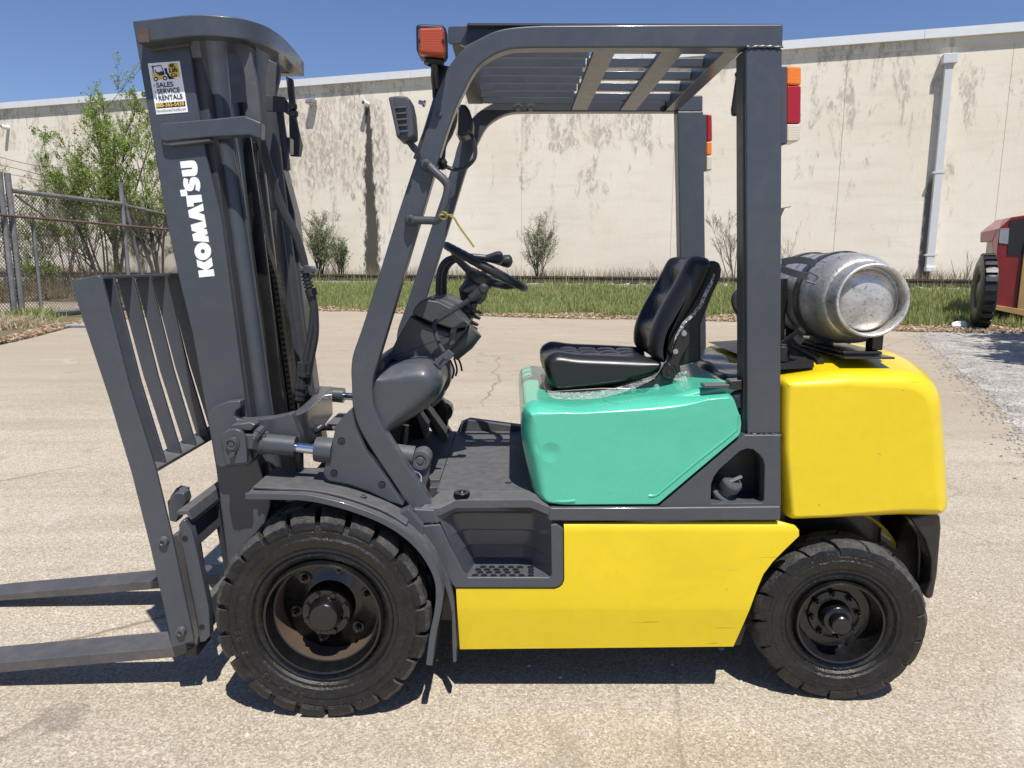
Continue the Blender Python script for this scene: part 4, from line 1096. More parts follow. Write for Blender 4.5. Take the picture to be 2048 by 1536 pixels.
# tail lamps
def tail(near):
    if near:
        Y, t = .125, .06; H = [(1561, 132), (1575, 132), (1575, 288), (1561, 288)]
        L = [((1574, 132), (1603, 133), (1603, 170), (1574, 169)), ((1574, 170.5), (1603, 171), (1602, 247), (1574, 246)), ((1574, 247.5), (1602, 248), (1601, 277), (1596, 283), (1574, 284))]
        ms = ['lens_amber', 'lens_red', 'lens_clear']
    else:
        Y, t = 1.045, .06; H = [(1401, 229), (1414, 228), (1414, 341), (1401, 342)]
        L = [((1414, 228), (1424, 229), (1425, 282), (1414, 282)), ((1413, 283), (1424, 283), (1424, 310), (1413, 310)), ((1413, 311), (1424, 311), (1424, 340), (1413, 341))]
        ms = ['lens_red', 'lens_amber', 'lens_clear']
    h = make('tail_light', slab(H, Y, t), 'light_plastic', FK, bevel=.004)
    for l, m_ in zip(L, ms): make('lens', slab(list(l), Y - .002, t + .004), m_, h, bevel=.006, seg=3)
    return h
tail(True); tail(False)
make('mirror', slab([(1474, 152), (1484, 148), (1485, 231), (1465, 231), (1464, 218)], .30, .02), 'black_plastic', FK, bevel=.006)
make('mirror_bracket', slab([(1470, 147), (1486, 128), (1487, 138), (1474, 160)], .25, .01), 'black_paint', FK, bevel=.002)

# ---------------------------------------------------------------- mast
MW = [(265, 44), (318, 38), (370, 32), (378, 88), (394, 205), (413, 316), (441, 430), (472, 664), (494, 830), (500, 868), (541, 1004), (541, 1012), (533, 1042), (512, 1120), (505, 1230), (478, 1250), (466, 1200), (455, 1130), (441, 1000), (432, 940), (412, 820), (384, 664), (356, 550), (334, 450), (318, 350), (300, 250)]
make('outer_channel', merge(slab(MW, .22, .016)), 'grey_paint', FK, bevel=.004)
def flange(Y, t, a, b, w=12): return slab(a + [(x - w, y) for x, y in b[::-1]], Y, t)
RF = [(378, 88), (413, 316), (441, 430), (472, 664), (496, 850), (520, 935)]
make('rear_flange', slab([(x - 9, y) for x, y in RF] + [(x + .5, y) for x, y in RF[::-1]], .2365, .075), 'grey_dusty', FK, bevel=.002)
LF = [(266, 46), (300, 250), (334, 450), (356, 550), (384, 664), (412, 820), (432, 940), (455, 1130)]
make('front_flange', slab([(x + .5, y) for x, y in LF] + [(x + 12, y) for x, y in LF[::-1]], .2365, .07), 'grey_paint', FK, bevel=.002)
# far channel, drawn on its own plane
FM0 = [(548, 200), (556, 300), (590, 430), (608, 620), (628, 770), (632, 810), (648, 900), (560, 900), (546, 740), (520, 560), (500, 430), (478, 300), (470, 200)]
fm = make('outer_channel', slab(FM0, .985, .015), 'grey_paint', FK, bevel=.003)
make('rear_flange', slab([(549, 200), (556, 300), (590, 430), (608, 620), (628, 770), (648, 900), (638, 900), (616, 770), (597, 620), (579, 430), (546, 300), (540, 200)], .90, .085), 'grey_paint', FK, bevel=.003)
make('front_flange', slab([(512, 430), (530, 560), (548, 700), (560, 800), (572, 880), (560, 880), (548, 800), (536, 700), (518, 560), (500, 430)], .915, .07), 'grey_inner', FK, bevel=.002)
# inner channels, some blackened to stand in for shade inside the mast
IC = [(372, 70), (396, 70), (420, 235), (447, 430), (480, 664), (505, 850), (530, 1000), (500, 1000), (478, 850), (452, 664), (420, 430), (396, 235)]
make('inner_channel', slab(IC, .245, .06), 'grey_inner', FK, bevel=.003)
IC2 = [(506, 240), (520, 240), (548, 430), (571, 620), (590, 770), (600, 860), (576, 860), (566, 770), (546, 620), (524, 430)]
make('inner_channel', slab(IC2, .84, .06), 'black_paint', FK, bevel=.003)
IC3 = [(480, 250), (497, 250), (523, 430), (548, 640), (573, 860), (580, 940), (560, 940), (548, 860), (526, 640), (498, 430)]
make('inner_flange', slab(IC3, .40, .012), 'black_paint', FK, bevel=.002)
make('inner_flange', slab([(555, 440), (563, 440), (590, 640), (608, 780), (598, 780), (578, 640)], .80, .012), 'grey_inner', FK, bevel=.002)
# lift cylinders
def pt(px, py, Y): return P(px, py, Y)
lc = make('lift_cylinder', tube([pt(428, 84, .335), pt(441, 235, .335), pt(469, 430, .335), pt(498, 640, .335), pt(528, 845, .335), pt(552, 1010, .335)], .0385, 28), 'grey_paint', FK)
make('cylinder_line', tube([pt(464, 290, .318), pt(490, 430, .318), pt(520, 640, .318), pt(548, 850, .318)], .0045, 6), 'grey_paint', lc)
make('lift_cylinder', tube([pt(530, 100, .86), pt(543, 300, .86), pt(560, 430, .86), pt(586, 620, .86), pt(608, 790, .86)], .036, 20), 'grey_inner', FK)
make('centre_cylinder', tube([pt(487, 210, .62), pt(505, 330, .62), pt(528, 520, .62), pt(560, 780, .62), pt(575, 940, .62)], .045, 20), 'black_paint', FK)
# chains
def chain(pts, Y, n, name='lift_chain'):
    path = cr([P(x, y, Y) for x, y in pts], 8); L = [0]
    for i in range(1, len(path)): L.append(L[-1] + (path[i] - path[i - 1]).length)
    g = []; tot = L[-1]; q = 0
    for i in range(n):
        s = tot * (i + .5) / n
        while q < len(L) - 2 and L[q + 1] < s: q += 1
        f = (s - L[q]) / (L[q + 1] - L[q]); p = path[q].lerp(path[q + 1], f); t = (path[q + 1] - path[q]).normalized()
        ang = math.atan2(t.x, -t.z); rot = Matrix.Rotation(-ang, 3, 'Y')
        for k, yy in enumerate((-.016, -.005, .006, .017)):
            g.append(box(p + Vector((0, yy, 0)), (.017, .0035, tot / n * (1.1 if (k + i) % 2 else .8)), rot))
        g.append(cyl(p + Vector((0, -.022, 0)), p + Vector((0, .022, 0)), .0055, n=6))
    return make(name, merge(*g), 'black_paint', FK, smooth=0)
chain([(508, 340), (530, 480), (553, 560), (562, 630), (572, 700), (580, 760), (592, 850)], .56, 46)
chain([(520, 300), (546, 480), (572, 640), (590, 780)], .74, 38)
# hydraulic hoses down the back of the mast
for dy, a in ((0, 0), (.028, 5)):
    make('mast_hose', tube(cr([P(506 + a, 215, .50), P(522 + a, 290, .52), P(556 + a * .8, 400, .54), P(590 + a * .6, 470, .55), P(606 + a * .5, 520, .56), P(611, 545, .56)], 6), .0125, 10), 'rubber_hose', FK)
for x0 in (-5, 5):
    make('mast_hose', tube(cr([P(622 + x0 * .6, 590, .56), P(628 + x0 * .4, 620, .56), P(626 + x0, 670, .56), P(617 + x0, 720, .56), P(610 + x0, 770, .56)], 6), .0125, 10), 'rubber_hose', FK)
g = [tube([P(611, 545, .56), P(622, 592, .56)], .013, 12)]
for i in range(6):
    a = P(612 + i * 1.8, 550 + i * 7, .56); b = P(613 + i * 1.8, 553.5 + i * 7, .56); g.append(tube([a, b], .019, 14))
g.append(tube([P(621, 578, .56), P(625, 592, .56)], .022, 14))
make('hose_union', merge(*g), 'rubber_hose', FK)
make('hose_clamp', merge(slab([(598, 540), (610, 530), (620, 532), (632, 540), (628, 548), (616, 546), (602, 548)], .535, .05), cyl(P(603, 538, .53), P(603, 538, .50), .008), cyl(P(627, 540, .53), P(627, 540, .50), .008)), 'grey_paint', FK, bevel=.002)
make('hose_union', merge(tube([P(606, 725, .55), P(601, 790, .55)], .022, 12), tube([P(618, 722, .56), P(611, 770, .56)], .018, 12), tube([P(608, 745, .55), P(607, 752, .55)], .027, 12), tube([P(604, 768, .55), P(603, 776, .55)], .027, 12), tube([P(602, 784, .55), P(600, 800, .55)], .02, 12)), 'rubber_hose', FK)
# top yoke, a thick bar bent round the back of the mast
yk = [(275, 47, .178), (330, 41, .178), (400, 34, .178), (470, 39, .21), (512, 50, .30), (538, 64, .42), (556, 78, .58), (574, 97, .76), (590, 115, .95)]
ytop = cr([P(a, b, c) for a, b, c in yk], 5)
make('top_yoke', sweep([p - Vector((0, 0, .031)) for p in ytop], [(-.026, -.031), (.026, -.031), (.026, .031), (-.026, .031)]), 'grey_paint', FK, bevel=.005)
make('yoke_end', box2(P(590, 115, .95) + Vector((-.14, .0, -.06)), P(590, 115, .95) + Vector((0.02, .06, 0))), 'grey_paint', FK, bevel=.006)
make('mast_cap', pillow(roundc(xzl([(378, 36), (392, 30), (415, 27), (440, 31), (455, 38), (455, 60), (378, 60)], .33), .02, 4), .33, .62, .03), 'grey_paint', FK)
make('chipped_end', box2(P(276, 52, .1505) + Vector((-.001, -.0015, -.046)), P(297, 52, .1505) + Vector((0, 0, -.004))), 'rust', FK, bevel=0)
make('yoke_foot', slab([(283, 84), (378, 76), (378, 90), (300, 102), (287, 94)], .205, .02), 'grey_dusty', FK, bevel=.003)
# second cross piece with its steel guide plates
make('guide_bracket', slab([(317, 252), (323, 246), (400, 240), (488, 231), (522, 245), (521, 278), (500, 270), (420, 274), (330, 283), (321, 278)], .195, .045), 'grey_paint', FK, bevel=.005)
make('bracket_foot', slab([(322, 282), (420, 276), (421, 283), (340, 292), (327, 290)], .20, .03), 'grey_dusty', FK, bevel=.003)
GP = [(470, 79), (500, 92), (503, 120), (511, 150), (518, 205), (525, 263), (523, 272), (500, 262), (491, 240), (490, 226), (495, 214), (492, 196), (489, 152), (484, 128), (475, 108), (468, 98)]
make('guide_plate', slab(GP, .235, .02), 'grey_dusty', FK, bevel=.003)
make('guide_plate', slab([(571, 152), (585, 158), (588, 190), (592, 236), (597, 262), (604, 290), (600, 313), (580, 312), (578, 262), (577, 200)], .96, .02), 'grey_dusty', FK, bevel=.003)
make('guide_plate', slab([(536, 118), (552, 126), (560, 140), (558, 160), (545, 215), (532, 214), (530, 170)], .70, .02), 'grey_dusty', FK, bevel=.003)
hb = make('hose_bracket', merge(slab([(532, 190), (570, 194), (570, 224), (532, 222)], .66, .012), slab([(568, 194), (592, 226), (592, 241), (568, 224)], .665, .012)), 'grey_inner', FK, bevel=.002)
for q in ((586, 214), (588, 228)): hexbolt(P(q[0], q[1], .66), (0, -1, 0), .011, .014, 'bolt', 'black_paint', hb)
make('mast_hose', tube(cr([P(560, 225, .7), P(566, 270, .7), P(570, 300, .7), P(574, 340, .7)], 5), .014, 10), 'rubber_hose', FK)
make('chain_anchor', merge(slab([(560, 272), (580, 275), (580, 306), (566, 306), (560, 290)], .70, .05), tube([P(570, 306, .72), P(575, 342, .72)], .009, 8)), 'black_paint', FK, bevel=.003)
make('chain_anchor', merge(slab([(501, 283), (518, 286), (516, 300), (502, 299)], .52, .05), tube([P(509, 298, .54), P(513, 345, .54)], .011, 8)), 'black_paint', FK, bevel=.003)
for (yy, X_) in ():
    a = P(420 + (yy - 120) * .155, yy, .24); make('mast_tie', box2((a.x - .02, .24, a.z - .05), (a.x + .0, .98, a.z + .05)), 'black_paint', FK, bevel=.003)
make('mast_dark_backing', slab([(405, 84), (548, 96), (562, 430), (575, 700), (590, 880), (500, 880), (470, 620), (448, 400)], .93, .01), 'black_paint', FK, bevel=0)  # black sheet added behind the mast to stand in for its shaded inside

# lettering on the mast web
ZF = 140 / 796.0
def kz(pts): return [(340 + x * ZF, 300 + y * ZF) for x, y in pts]
def ell(cx, cy, rx, ry, n=28): return [(cx + rx * math.cos(2 * math.pi * i / n), cy + ry * math.sin(2 * math.pi * i / n)) for i in range(n)]
LT = [[(320, 1372), (332, 1450), (507, 1432), (495, 1354), (420, 1363), (487, 1318), (472, 1220), (390, 1278), (300, 1245), (313, 1327), (390, 1363)],
      [(268, 1035), (443, 1048), (435, 980), (390, 970), (428, 955), (418, 903), (375, 890), (415, 878), (390, 735), (325, 712), (385, 688), (373, 608), (205, 687), (220, 768), (380, 808), (235, 850), (248, 920), (305, 935), (252, 958)],
      [(198, 648), (272, 640), (266, 602), (368, 590), (355, 507), (200, 519), (188, 447), (113, 454), (126, 528), (182, 524)],
      cr2([(160, 315), (205, 333)], 1, False) + [(207, 345), (205, 365), (207, 380), (215, 388), (219, 372), (222, 345), (235, 318), (262, 308), (285, 307), (312, 318), (332, 345), (342, 375), (345, 420), (333, 472), (287, 452), (293, 420), (290, 395), (284, 385), (278, 400), (274, 425), (266, 450), (245, 466), (215, 469), (190, 460), (168, 440), (153, 405), (149, 370), (151, 340)],
      [(113, 132), (200, 122), (250, 118), (275, 122), (294, 140), (308, 170), (314, 205), (313, 245), (305, 275), (290, 290), (270, 296), (143, 302), (130, 230), (240, 217), (250, 214), (253, 208), (252, 202), (245, 200), (125, 208)]]
for l in LT: make('letter', slab(kz(l), .2188, .0009), 'white_print', FK, smooth=0)
make('letter', slab_holes(kz(ell(373, 1152, 95, 101)), [kz(ell(373, 1152, 23, 25, 16))], .2188, .0009), 'white_print', FK, smooth=0)

# dealer sticker
stk = make('sticker', slab([(295.5, 127), (359, 122), (376, 224), (313, 229)], .2185, .001), 'white_print', FK, smooth=0)
SZ = 120 / 1317.0
def sz(x, y): return (280 + x * SZ, 100 + y * SZ)
def sp_(pts, mat, d=.0006, name='print'): make(name, slab([sz(x, y) for x, y in pts], .2185 - d, .0005), mat, stk, smooth=0)
sp_([(610, 305), (825, 280), (875, 590), (655, 612)], 'gold_print')
sp_([(345, 1170), (985, 1118), (1000, 1232), (362, 1283)], 'navy_print')
sp_([(255, 515), (350, 500), (420, 560), (540, 555), (500, 640), (380, 655), (300, 640), (268, 560)], 'gold_print')
sp_([(245, 350), (460, 330), (468, 350), (290, 368), (300, 500), (282, 502), (262, 372), (247, 368)], 'navy_print', .0009)
sp_([(455, 350), (470, 350), (545, 530), (520, 548), (420, 562), (370, 510), (330, 490), (318, 430), (332, 430), (350, 480), (430, 490), (440, 470), (500, 468)], 'navy_print', .0009)
sp_([(525, 410), (585, 390), (600, 480), (620, 500), (635, 640), (765, 618), (766, 625), (640, 645), (600, 540), (560, 530), (545, 470)], 'navy_print', .0009)
for c in ((345, 638), (550, 618)):
    sp_(ell(c[0], c[1], 50, 50, 20), 'navy_print', .0011); sp_(ell(c[0], c[1], 24, 24, 14), 'white_print', .0013)
sx_ = (P(*sz(985, 1118), .2185) - P(*sz(345, 1170), .2185)); xd = sx_.normalized(); yd = (P(*sz(172, 295), .2185) - P(*sz(365, 1420), .2185)).normalized()
def st(body, x, y, hpx, wpx, mat, bold=.02):
    o = P(*sz(x, y), .2185) + Vector((0, -.0014, 0)); sc = (P(*sz(x + 100, y), .2185) - P(*sz(x, y), .2185)).length / 100
    g = text_geo(body, hpx * sc / .70, o, xd, yd, None, bold=bold, width=wpx * sc); make('lettering', g, mat, stk, smooth=0)
st('4K', 645, 392, 82, 150, 'black_print', .04); st('Lift', 640, 495, 82, 195, 'black_print', .04); st('Co', 690, 592, 70, 130, 'black_print', .04)
st('SALES', 365, 830, 100, 375, 'navy_print'); st('SERVICE', 388, 968, 100, 500, 'navy_print'); st('RENTALS', 410, 1110, 100, 530, 'navy_print')
for q in ((313, 783), (338, 927), (363, 1073)): sp_(ell(q[0], q[1], 13, 15, 8), 'navy_print', .0009)
st('888-365-5438', 365, 1262, 85, 615, 'gold_print'); st('Reconditioned-Forklifts.com', 370, 1372, 60, 645, 'black_print', .0)

# lower cross plate, a U round the back of the mast feet
LB = [(415, 835), (420, 822), (432, 812), (452, 804), (480, 801), (481, 816), (472, 822), (469, 832), (474, 838), (486, 840), (505, 839), (540, 836), (568, 830), (582, 826), (600, 870), (600, 905), (560, 905), (520, 905), (500, 930), (440, 936), (432, 930), (424, 890)]
make('mast_bracket', slab(LB, .165, .05), 'grey_paint', FK, bevel=.006)
bp = [P(575, 856, .20), P(596, 849, .235), P(612, 838, .33), P(628, 822, .50), P(642, 806, .68), P(655, 792, .87)]
make('mast_cross_plate', sweep(cr([p + Vector((0, 0, -.02)) for p in bp], 4), [(-.02, -.062), (.02, -.062), (.02, .062), (-.02, .062)]), 'grey_paint', FK, bevel=.004)

# ---------------------------------------------------------------- load backrest, carriage, forks
MPX = [(143, 572), (145, 563), (152, 559), (196, 550), (203, 556), (208, 575), (258, 770), (310, 935), (345, 1080), (388, 1282), (344, 1296), (335, 1250), (300, 1095), (262, 945), (215, 790), (165, 640)]
bk = make('backrest_upright', slab(MPX, .085, .014), 'grey_paint', FK, bevel=.004)
xt = []
BX = xzl([(196, 552), (203, 558), (258, 770), (310, 937), (283, 939), (227, 770), (170, 566), (168, 560)], .085)
for i in range(8):
    y = .155 + .118 * i
    dx = 0
    w = [(x + dx, z) for x, z in BX]
    make('backrest_slat', slabw(w, y, y + .012), 'grey_paint', FK, bevel=.002)
make('backrest_upright', slabw(xzl(MPX, .085), 1.12, 1.134), 'grey_paint', FK, bevel=.004)
a = P(151, 560, .085); b = P(199, 551, .085); zz = (a.z + b.z) / 2
make('backrest_top_bar', poly([Vector((a.x, .086, a.z)), Vector((b.x, .086, b.z)), Vector((b.x + .004, .086, b.z - .012)), Vector((a.x, .086, a.z - .012))], [Vector((a.x, 1.13, a.z)), Vector((b.x, 1.13, b.z)), Vector((b.x + .004, 1.13, b.z - .012)), Vector((a.x, 1.13, a.z - .012))]), 'grey_paint', FK, bevel=.003)
c_ = P(268, 932, .085); d_ = P(312, 938, .085)
make('backrest_low_bar', poly([Vector((c_.x, .1, c_.z)), Vector((d_.x, .1, d_.z)), Vector((d_.x, .1, d_.z - .012)), Vector((c_.x, .1, c_.z - .012))], [Vector((c_.x, 1.12, c_.z)), Vector((d_.x, 1.12, d_.z)), Vector((d_.x, 1.12, d_.z - .012)), Vector((c_.x, 1.12, c_.z - .012))]), 'grey_dusty', FK, bevel=.002)
for q in ((328, 1082), (363, 1262)):
    p = P(q[0], q[1], .085); make('bolt', lathe([(-.014, .006), (-.016, .008), (-.012, .015), (0, .018)], p, (0, 1, 0), 18), 'grey_paint', bk); make('socket', lathe([(-.0145, 0), (-.0145, .007)], p, (0, 1, 0), 6), 'black_paint', bk)
HB = [(351, 1027), (354, 1022), (376, 1021), (385, 1040), (379, 1038), (373, 1029), (359, 1031)]
ub = make('upper_hook_bar', slab(HB, .125, .98), 'grey_dusty', FK, bevel=.002)
CB = [(357, 1051), (363, 1041), (371, 1040), (374, 1049), (382, 1058), (392, 1096), (404, 1150), (418, 1217), (420, 1272), (410, 1283), (400, 1285), (394, 1244), (384, 1190), (367, 1108)]
cb = make('carriage_side', slab(CB, .115, .035), 'grey_paint', FK, bevel=.003)
for q in ((370, 1077), (404, 1254)):
    p = P(q[0], q[1], .115); make('bolt_hole', lathe([(-.0012, 0), (-.0012, .010), (.001, .010)], p, (0, 1, 0), 14), 'black_print', cb)
CU = [(364, 1052), (380, 1052), (392, 1096), (376, 1100)]
make('carriage_bar', slab(CU, .15, .92), 'grey_dusty', FK, bevel=.003)
CL = [(398, 1205), (414, 1205), (424, 1255), (408, 1262)]
make('carriage_bar', slab(CL, .15, .92), 'grey_dusty', FK, bevel=.003)
make('carriage_side', slabw(xzl(CB, .115), 1.07, 1.105), 'grey_paint', FK, bevel=.003)
for yy in (.36, .80):
    make('carriage_roller_plate', slabw(xzl([(375, 1060), (440, 1010), (470, 1010), (470, 1230), (410, 1240)], .15), yy, yy + .03), 'grey_inner', FK, bevel=.003)
make('fork_latch', slab([(333, 1004), (350, 986), (368, 986), (372, 1002), (360, 1030), (352, 1046), (338, 1042)], .20, .05), 'grey_paint', FK, bevel=.006)
make('fork_latch', slab([(338, 996), (352, 976), (372, 980), (366, 996), (352, 1008)], .27, .04), 'grey_paint', FK, bevel=.005)
FX = xzl([(-330, 1356), (-250, 1347), (0, 1325), (150, 1311), (335, 1295), (350, 1290), (352, 1230), (338, 1075), (356, 1068), (372, 1110), (398, 1270), (392, 1296), (352, 1315), (0, 1346), (-330, 1368)], .15)
for yf in (.15, .762):
    o = make('fork', slabw(FX, yf, yf + .125), 'steel_worn', FK, bevel=.004)
make('fork_stop', box2(P(376, 1285, .15) + Vector((-.01, -.0, -.055)), P(392, 1285, .15) + Vector((.0, .12, .0))), 'black_paint', FK, bevel=.003)

# ---------------------------------------------------------------- tilt cylinder and front cover
tc = make('tilt_cylinder', tube([P(520, 886, .13), P(592, 893, .13)], .0335, 24), 'grey_paint', FK)
make('rod', tube([P(586, 894, .13), P(640, 900, .13)], .0165, 20), 'chrome', tc)
make('gland', lathe([(-.002, .0), (-.002, .040), (.012, .042), (.055, .042)], P(633, 898, .13), (1, 0, -.1), 28), 'grey_paint', tc)
make('gland', lathe([(0, .034), (.008, .038), (.018, .034)], P(522, 886, .13), (1, 0, -.1), 24), 'grey_paint', tc)
make('eye', merge(slab(roundc([(478, 868), (508, 870), (530, 868), (532, 903), (508, 900), (480, 900)], 6), .105, .05)), 'grey_paint', tc, bevel=.006)
def circ(cx, cy, r, a0=0, a1=360, n=14): return [(cx + r * math.cos(R(a0 + (a1 - a0) * i / n)), cy + r * math.sin(R(a0 + (a1 - a0) * i / n))) for i in range(n + 1)]
cl = make('clevis', slab(circ(467, 882, 24, 175, 355) + [(493, 905), (494, 926), (452, 931), (448, 915)], .092, .018), 'grey_paint', tc, bevel=.004)
make('clevis', slab([(440, 870), (456, 858), (480, 854), (494, 864), (500, 905), (505, 922), (494, 931), (452, 932)], .148, .016), 'grey_paint', tc, bevel=.004)
make('clevis_block', slab([(457, 858), (463, 849), (500, 844), (512, 850), (502, 862), (470, 862)], .11, .05), 'grey_paint', tc, bevel=.006)
make('pin_plate', slab(circ(464, 888, 14, 150, 385) + [(470, 908), (467, 914), (461, 914)], .086, .006), 'grey_paint', tc, bevel=.002)
p = P(463, 888, .086); make('pin', lathe([(-.004, 0), (-.003, .008), (-.001, .009), (-.001, .013), (-.006, .014), (-.006, .018), (0, .019)], p, (0, 1, 0), 22), 'grey_paint', tc)
p = P(465, 909, .086); make('bolt', lathe([(-.008, 0), (-.008, .008), (0, .009)], p, (0, 1, 0), 16), 'grey_paint', tc)
ft = make('fitting', merge(tube([P(509, 876, .085), P(518, 862, .10)], .012, 6), tube([P(507, 879, .08), P(510, 874, .085)], .007, 10), tube([P(514, 868, .09), P(524, 858, .12)], .014, 8)), 'grey_paint', tc)
make('tilt_hose', tube(cr([P(644, 853, .42), P(630, 862, .40), P(616, 868, .34), P(604, 880, .28), P(599, 900, .24), P(600, 960, .24)], 5), .014, 12), 'rubber_hose', FK)
make('tilt_hose', tube(cr([P(530, 1045, .28), P(560, 1022, .28), P(590, 1010, .28), P(610, 985, .28), P(615, 950, .30)], 5), .014, 10), 'rubber_hose', FK)
# far tilt cylinder
yq = mir(.15)
def mz(px, py, Y=.15): q = P(px, py, Y); return Vector((q.x, mir(Y), q.z))
tcf = make('tilt_cylinder', tube([P(640, 787, yq), P(688, 791, yq)], .034, 20), 'grey_paint', FK)
make('rod', tube([P(686, 792, yq), P(740, 796, yq)], .017, 14), 'chrome', tcf)
# front body cover beside the pillar
FC = [(703, 816), (693, 826), (670, 853), (669, 862), (664, 885), (652, 917), (646, 946), (648, 953), (656, 963), (696, 970), (737, 984), (781, 1005), (807, 1013), (805, 1006), (775, 961), (731, 902), (711, 855)]
fc = make('front_cover', slab(cr2(FC[:1] + FC[1:], 1), .105, .05), 'grey_paint', FK, bevel=.012, seg=4)
for q in ((683, 882), (668, 946), (764, 969)):
    p = P(q[0], q[1], .105); w = make('screw_well', lathe([(-.0015, .0125), (-.001, .010), (.002, .0)], p, (0, 1, 0), 18), 'black_print', fc); make('screw', lathe([(-.003, 0), (-.003, .005), (.0, .006)], p, (0, 1, 0), 6), 'black_plastic', fc)

# ---------------------------------------------------------------- front fender, inner guard strip
FN = xzl([(492, 987), (560, 988), (614, 990), (665, 1000), (713, 1014), (766, 1035), (810, 1061), (845, 1093), (869, 1128), (882, 1160), (885, 1190), (882, 1225), (872, 1275), (865, 1331)], .0)
FNs = cr2(FN, 4, False)
make('front_fender', ribbon(FNs, -.004, .30, .013), 'grey_dusty', FK, bevel=.003)
make('fender_lip', ribbon([(x, z + .004) for x, z in FNs], -.010, .002, .021), 'grey_paint', FK, bevel=.003)
FT = cr2(xzl([(505, 973), (560, 976), (620, 979), (672, 988), (720, 1002), (772, 1022), (815, 1048)], .03), 4, False)
make('fender_top', ribbon(FT, .03, .26, .010), 'grey_dusty', FK, bevel=.004)
for q in ((550, 974), (727, 992)):
    p = P(q[0], q[1], .07); hexbolt(p, (0.05, 0, 1), .008, .008, 'bolt', 'grey_dusty', FK)
make('fender_top', ribbon(FT, mir(.26), mir(.03), .010), 'grey_dusty', FK, bevel=.004)
make('front_fender', ribbon(FNs, mir(.30), mir(-.004), .013), 'grey_dusty', FK, bevel=.003)
make('splash_strip', slab([(816, 1018), (846, 1052), (846, 1072), (877, 1117), (895, 1153), (903, 1179), (908, 1210), (912, 1290), (913, 1324), (906, 1326), (904, 1290), (903, 1226), (895, 1190), (882, 1153), (859, 1106), (836, 1075), (812, 1050), (790, 1030)], .07, .05), 'grey_paint', FK, bevel=.003)
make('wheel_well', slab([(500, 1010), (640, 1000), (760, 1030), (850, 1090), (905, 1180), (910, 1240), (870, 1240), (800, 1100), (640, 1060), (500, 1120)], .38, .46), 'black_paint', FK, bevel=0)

# ---------------------------------------------------------------- sill, floor, step, side panel
def strip3(top, bot, t):
    a = [P(*q) for q in top]; b = [P(*q) for q in bot]; n = len(a); V = a + b + [v + Vector((0, t, 0)) for v in a] + [v + Vector((0, t, 0)) for v in b]; F = []
    for i in range(n - 1):
        F += [[i, i + 1, n + i + 1, n + i], [2 * n + i, 3 * n + i, 3 * n + i + 1, 2 * n + i + 1], [i, 2 * n + i, 2 * n + i + 1, i + 1], [n + i, n + i + 1, 3 * n + i + 1, 3 * n + i]]
    F += [[0, n, 3 * n, 2 * n], [n - 1, 3 * n - 1, 4 * n - 1, 2 * n - 1]]
    return V, F
TS = [(826, 1018, .098), (866, 1020, .098), (912, 1001, .158), (1062, 1000, .158), (1101, 1016, .098), (1318, 1015.5, .098), (1562, 1013, .098)]
BS = [(838, 1048, .098), (876, 1047, .098), (912, 1025, .158), (1062, 1022, .158), (1099, 1042, .098), (1318, 1042, .098), (1561, 1041, .098)]
make('sill', strip3(TS, BS, .05), 'grey_paint', FK, bevel=.005, seg=3)
zf_ = P(980, 985, .15).z
make('floor_plate', box2((px2x(872, 985, .15), .165, zf_ - .02), (px2x(1085, 985, .15), mir(.165), zf_)), 'grey_dusty', FK, bevel=.003)
make('floor_plate', box2((px2x(700, 985, .15), .30, zf_ - .02), (px2x(871, 985, .15), mir(.165), zf_ - .001)), 'grey_dusty', FK, bevel=.003)
make('sill_top', poly([P(836, 1018, .1) + Vector((0, .002, -.004)), P(880, 1015, .1) + Vector((0, .002, -.004)), P(912, 1000, .1) + Vector((0, .002, -.003)), P(1062, 999, .1) + Vector((0, .002, -.003)), P(1100, 1014, .1) + Vector((0, .002, -.003)), Vector((px2x(1080, 980, .163), .163, zf_)), Vector((px2x(880, 980, .163), .163, zf_))],
     [P(836, 1018, .1) + Vector((0, .002, -.03)), P(880, 1015, .1) + Vector((0, .002, -.03)), P(912, 1000, .1) + Vector((0, .002, -.03)), P(1062, 999, .1) + Vector((0, .002, -.03)), P(1100, 1014, .1) + Vector((0, .002, -.03)), Vector((px2x(1080, 980, .163), .163, zf_ - .03)), Vector((px2x(880, 980, .163), .163, zf_ - .03))]), 'grey_dusty', FK, bevel=.002)
p = PZ(924, 985, zf_ + .001); make('floor_bolt', lathe([(0, .028), (.003, .026), (.003, .014), (-.002, .013), (.005, .006), (.006, 0)], p, (0, 0, 1), 20), 'black_paint', FK)
p = PZ(1017, 965, zf_ + .001); make('floor_hole', lathe([(0, .012), (.0006, .010), (.0006, 0)], p, (0, 0, 1), 14), 'black_print', FK)
